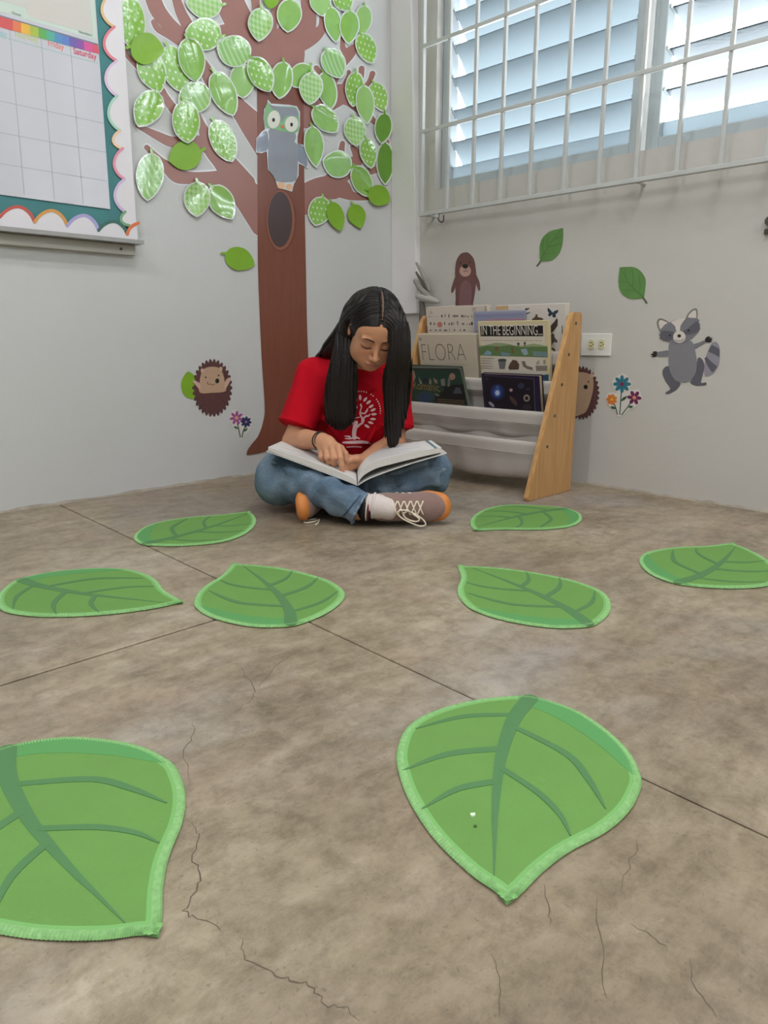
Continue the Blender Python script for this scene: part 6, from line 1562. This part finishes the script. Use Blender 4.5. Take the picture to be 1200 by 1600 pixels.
# strands swept from the parting round the forehead and over the skull
m = MB(); r = random.Random(6)
for side in (1, -1):
    for k in range(170):
        sc_ = 1.035+.62*r.random()**1.3; tail = r.uniform(1.2, 1.75); pts = []
        for i in range(12):
            ph = .02+tail*i/11; x = .058*sc_*math.sin(ph); z = -.036+.094*(1+(sc_-1)*.95)*math.cos(ph)
            u = 1-(x/.0818)**2-((z-.034)/.0912)**2
            if u < 0: break
            pts.append(w1(hp(side*(x+.0030), .018-.0988*math.sqrt(u), z)))
        if len(pts) > 3: m.tube(pts, [.0011*(.45+.55*math.sin(math.pi*min(1, .15+i/len(pts)))) for i in range(len(pts))], 5)
    for k in range(90):
        y0 = -.035+.10*r.random(); pts = []; sweep = r.uniform(.008, .04)
        for i in range(9):
            t = i/8; th = .03+t*1.55; y = y0+sweep*t; ry = math.sqrt(max(.02, 1-((y-.018)/.0985)**2))
            pts.append(w1(hp(side*(.0812*ry*math.sin(th)+.0030), y, .034+.0908*ry*math.cos(th))))
            if y < 0 and t > .5: break
        m.tube(pts, [.0011*(.5+.5*math.sin(math.pi*min(1, .2+i/len(pts)))) for i in range(len(pts))], 5)
o = m.build('hair_strands', M_HAIR, hair, smooth=True); o['kind'] = 'stuff'

# ---- the open book on her lap
bk = thing('open_book', w1(pa(558, 740, 2.15)), 'large open white-paged book lying across the lap under the pointing finger', 'book')
S0 = pa(558, 756, 2.05); S1 = S0+np.array([-.012, .225, .012])
def half(near_top, near_bot, far_shift, nm):
    """near_top / near_bot: pixel profile of the near edge from the spine outwards"""
    top = catmull([pa(x, y, d) for x, y, d in near_top], 4); bot = catmull([pa(x, y, d) for x, y, d in near_bot], 4); n = len(top); N = 8
    V = []; F = []
    fs = np.array(far_shift)
    for j in range(N+1):
        t = j/N
        for i in range(n): V.append(top[i]+fs[0]*t+(fs[1]-fs[0])*t*i/(n-1))
    k0 = len(V)
    for j in range(N+1):
        t = j/N
        for i in range(n): V.append(bot[i]+fs[0]*t+(fs[1]-fs[0])*t*i/(n-1))
    mi = []
    for j in range(N):
        for i in range(n-1):
            a = j*n+i; F.append([a, a+1, a+n+1, a+n]); mi.append(0); F.append([k0+a, k0+a+n, k0+a+n+1, k0+a+1]); mi.append(1)
    for i in range(n-1): F += [[i, k0+i, k0+i+1, i+1], [N*n+i, N*n+i+1, k0+N*n+i+1, k0+N*n+i]]; mi += [1, 1]
    for j in range(N):
        a, b = j*n+n-1, (j+1)*n+n-1; F.append([a, k0+a, k0+b, b]); mi.append(1)
        a, b = j*n, (j+1)*n; F.append([a, b, k0+b, k0+a]); mi.append(1)
    o = mk(nm, W3(V), F, [M_PAGE, M_PAGEE], bk, mi=mi); auto_smooth(o, 40)
    return top, fs
def page_print(prof, fs, t0, t1, f0, f1, m_, nm):
    P_ = catmull([pa(*q) for q in prof], 4); n = len(P_)
    idx = np.linspace(f0, f1, 6)*(n-1); V = []
    for t in (t0, t1):
        for f in idx:
            i = int(min(f, n-1.001)); p = P_[i]+(P_[i+1]-P_[i])*(f-i) if i+1 < n else P_[i]
            V.append(p+fs[0]*t+(fs[1]-fs[0])*t*f/(n-1)+np.array([0, 0, .0006]))
    return mk(nm, W3(V), [[i, i+1, 7+i, 6+i] for i in range(5)], m_, bk)
LF = [np.array([-.012, .225, .010]), np.array([.010, .215, -.012])]
half([(557.5, 752, 2.05), (545, 744, 2.052), (520, 733.5, 2.057), (480, 719, 2.068), (445, 707, 2.08), (419, 698.5, 2.09)], [(558, 757, 2.05), (545, 751.5, 2.052), (520, 742, 2.057), (480, 727, 2.068), (445, 714, 2.08), (419, 704, 2.09)], LF, 'page_block')
RF = [np.array([-.012, .225, .010]), np.array([-.016, .215, -.008])]
half([(559, 752, 2.05), (561, 742, 2.05), (568, 732, 2.051), (585, 721.5, 2.053), (610, 713.5, 2.057), (650, 705.5, 2.063), (690, 699.5, 2.07)], [(559.5, 755, 2.05), (563, 749, 2.05), (571, 741, 2.051), (588, 732, 2.053), (613, 725, 2.057), (652, 715.5, 2.063), (690.5, 706.5, 2.07)], RF, 'page_block')
RTOP = [(559, 752, 2.05), (561, 742, 2.05), (568, 732, 2.051), (585, 721.5, 2.053), (610, 713.5, 2.057), (650, 705.5, 2.063), (690, 699.5, 2.07)]
LTOP = [(557.5, 752, 2.05), (545, 744, 2.052), (520, 733.5, 2.057), (480, 719, 2.068), (445, 707, 2.08), (419, 698.5, 2.09)]
page_print(RTOP, RF, .0, 1.0, .945, .965, M_TEALP, 'printed_margin')
for k in range(9):
    page_print(RTOP, RF, .08+k*.09, .10+k*.09, .45, .88-.1*(k % 3), M_INKP, 'printed_line'); page_print(LTOP, LF, .08+k*.09, .10+k*.09, .35, .88-.1*(k % 3), M_INKP, 'printed_line')
def board(prof, fs, nm):
    P_ = catmull([pa(x, y, d) for x, y, d in prof], 4); n = len(P_); V = []; F = []
    for t in (-.012, 1.02):
        for dz in (0, -.0022):
            for i in range(n): V.append(P_[i]+fs[0]*t+(fs[1]-fs[0])*t*i/(n-1)+np.array([0, 0, dz]))
    for i in range(n-1): F += [[i, i+1, 2*n+i+1, 2*n+i], [n+i, 3*n+i, 3*n+i+1, n+i+1], [i, n+i, n+i+1, i+1], [2*n+i, 2*n+i+1, 3*n+i+1, 3*n+i]]
    F += [[0, 2*n, 3*n, n], [n-1, 2*n-1, 4*n-1, 3*n-1]]
    return auto_smooth(mk(nm, W3(V), F, M_COV if 'x' in nm else mat('book_board_white', '#cfcdca', .5), bk), 40)
board([(558, 757.5, 2.05), (545, 752, 2.052), (520, 742.5, 2.057), (480, 727.6, 2.068), (445, 714.6, 2.08), (416.5, 704.3, 2.091)], LF, 'cover')
board([(559, 757.5, 2.05), (575, 748, 2.052), (600, 738, 2.056), (640, 724.5, 2.062), (670, 715.5, 2.067), (698, 707.4, 2.071)], RF, 'cover')
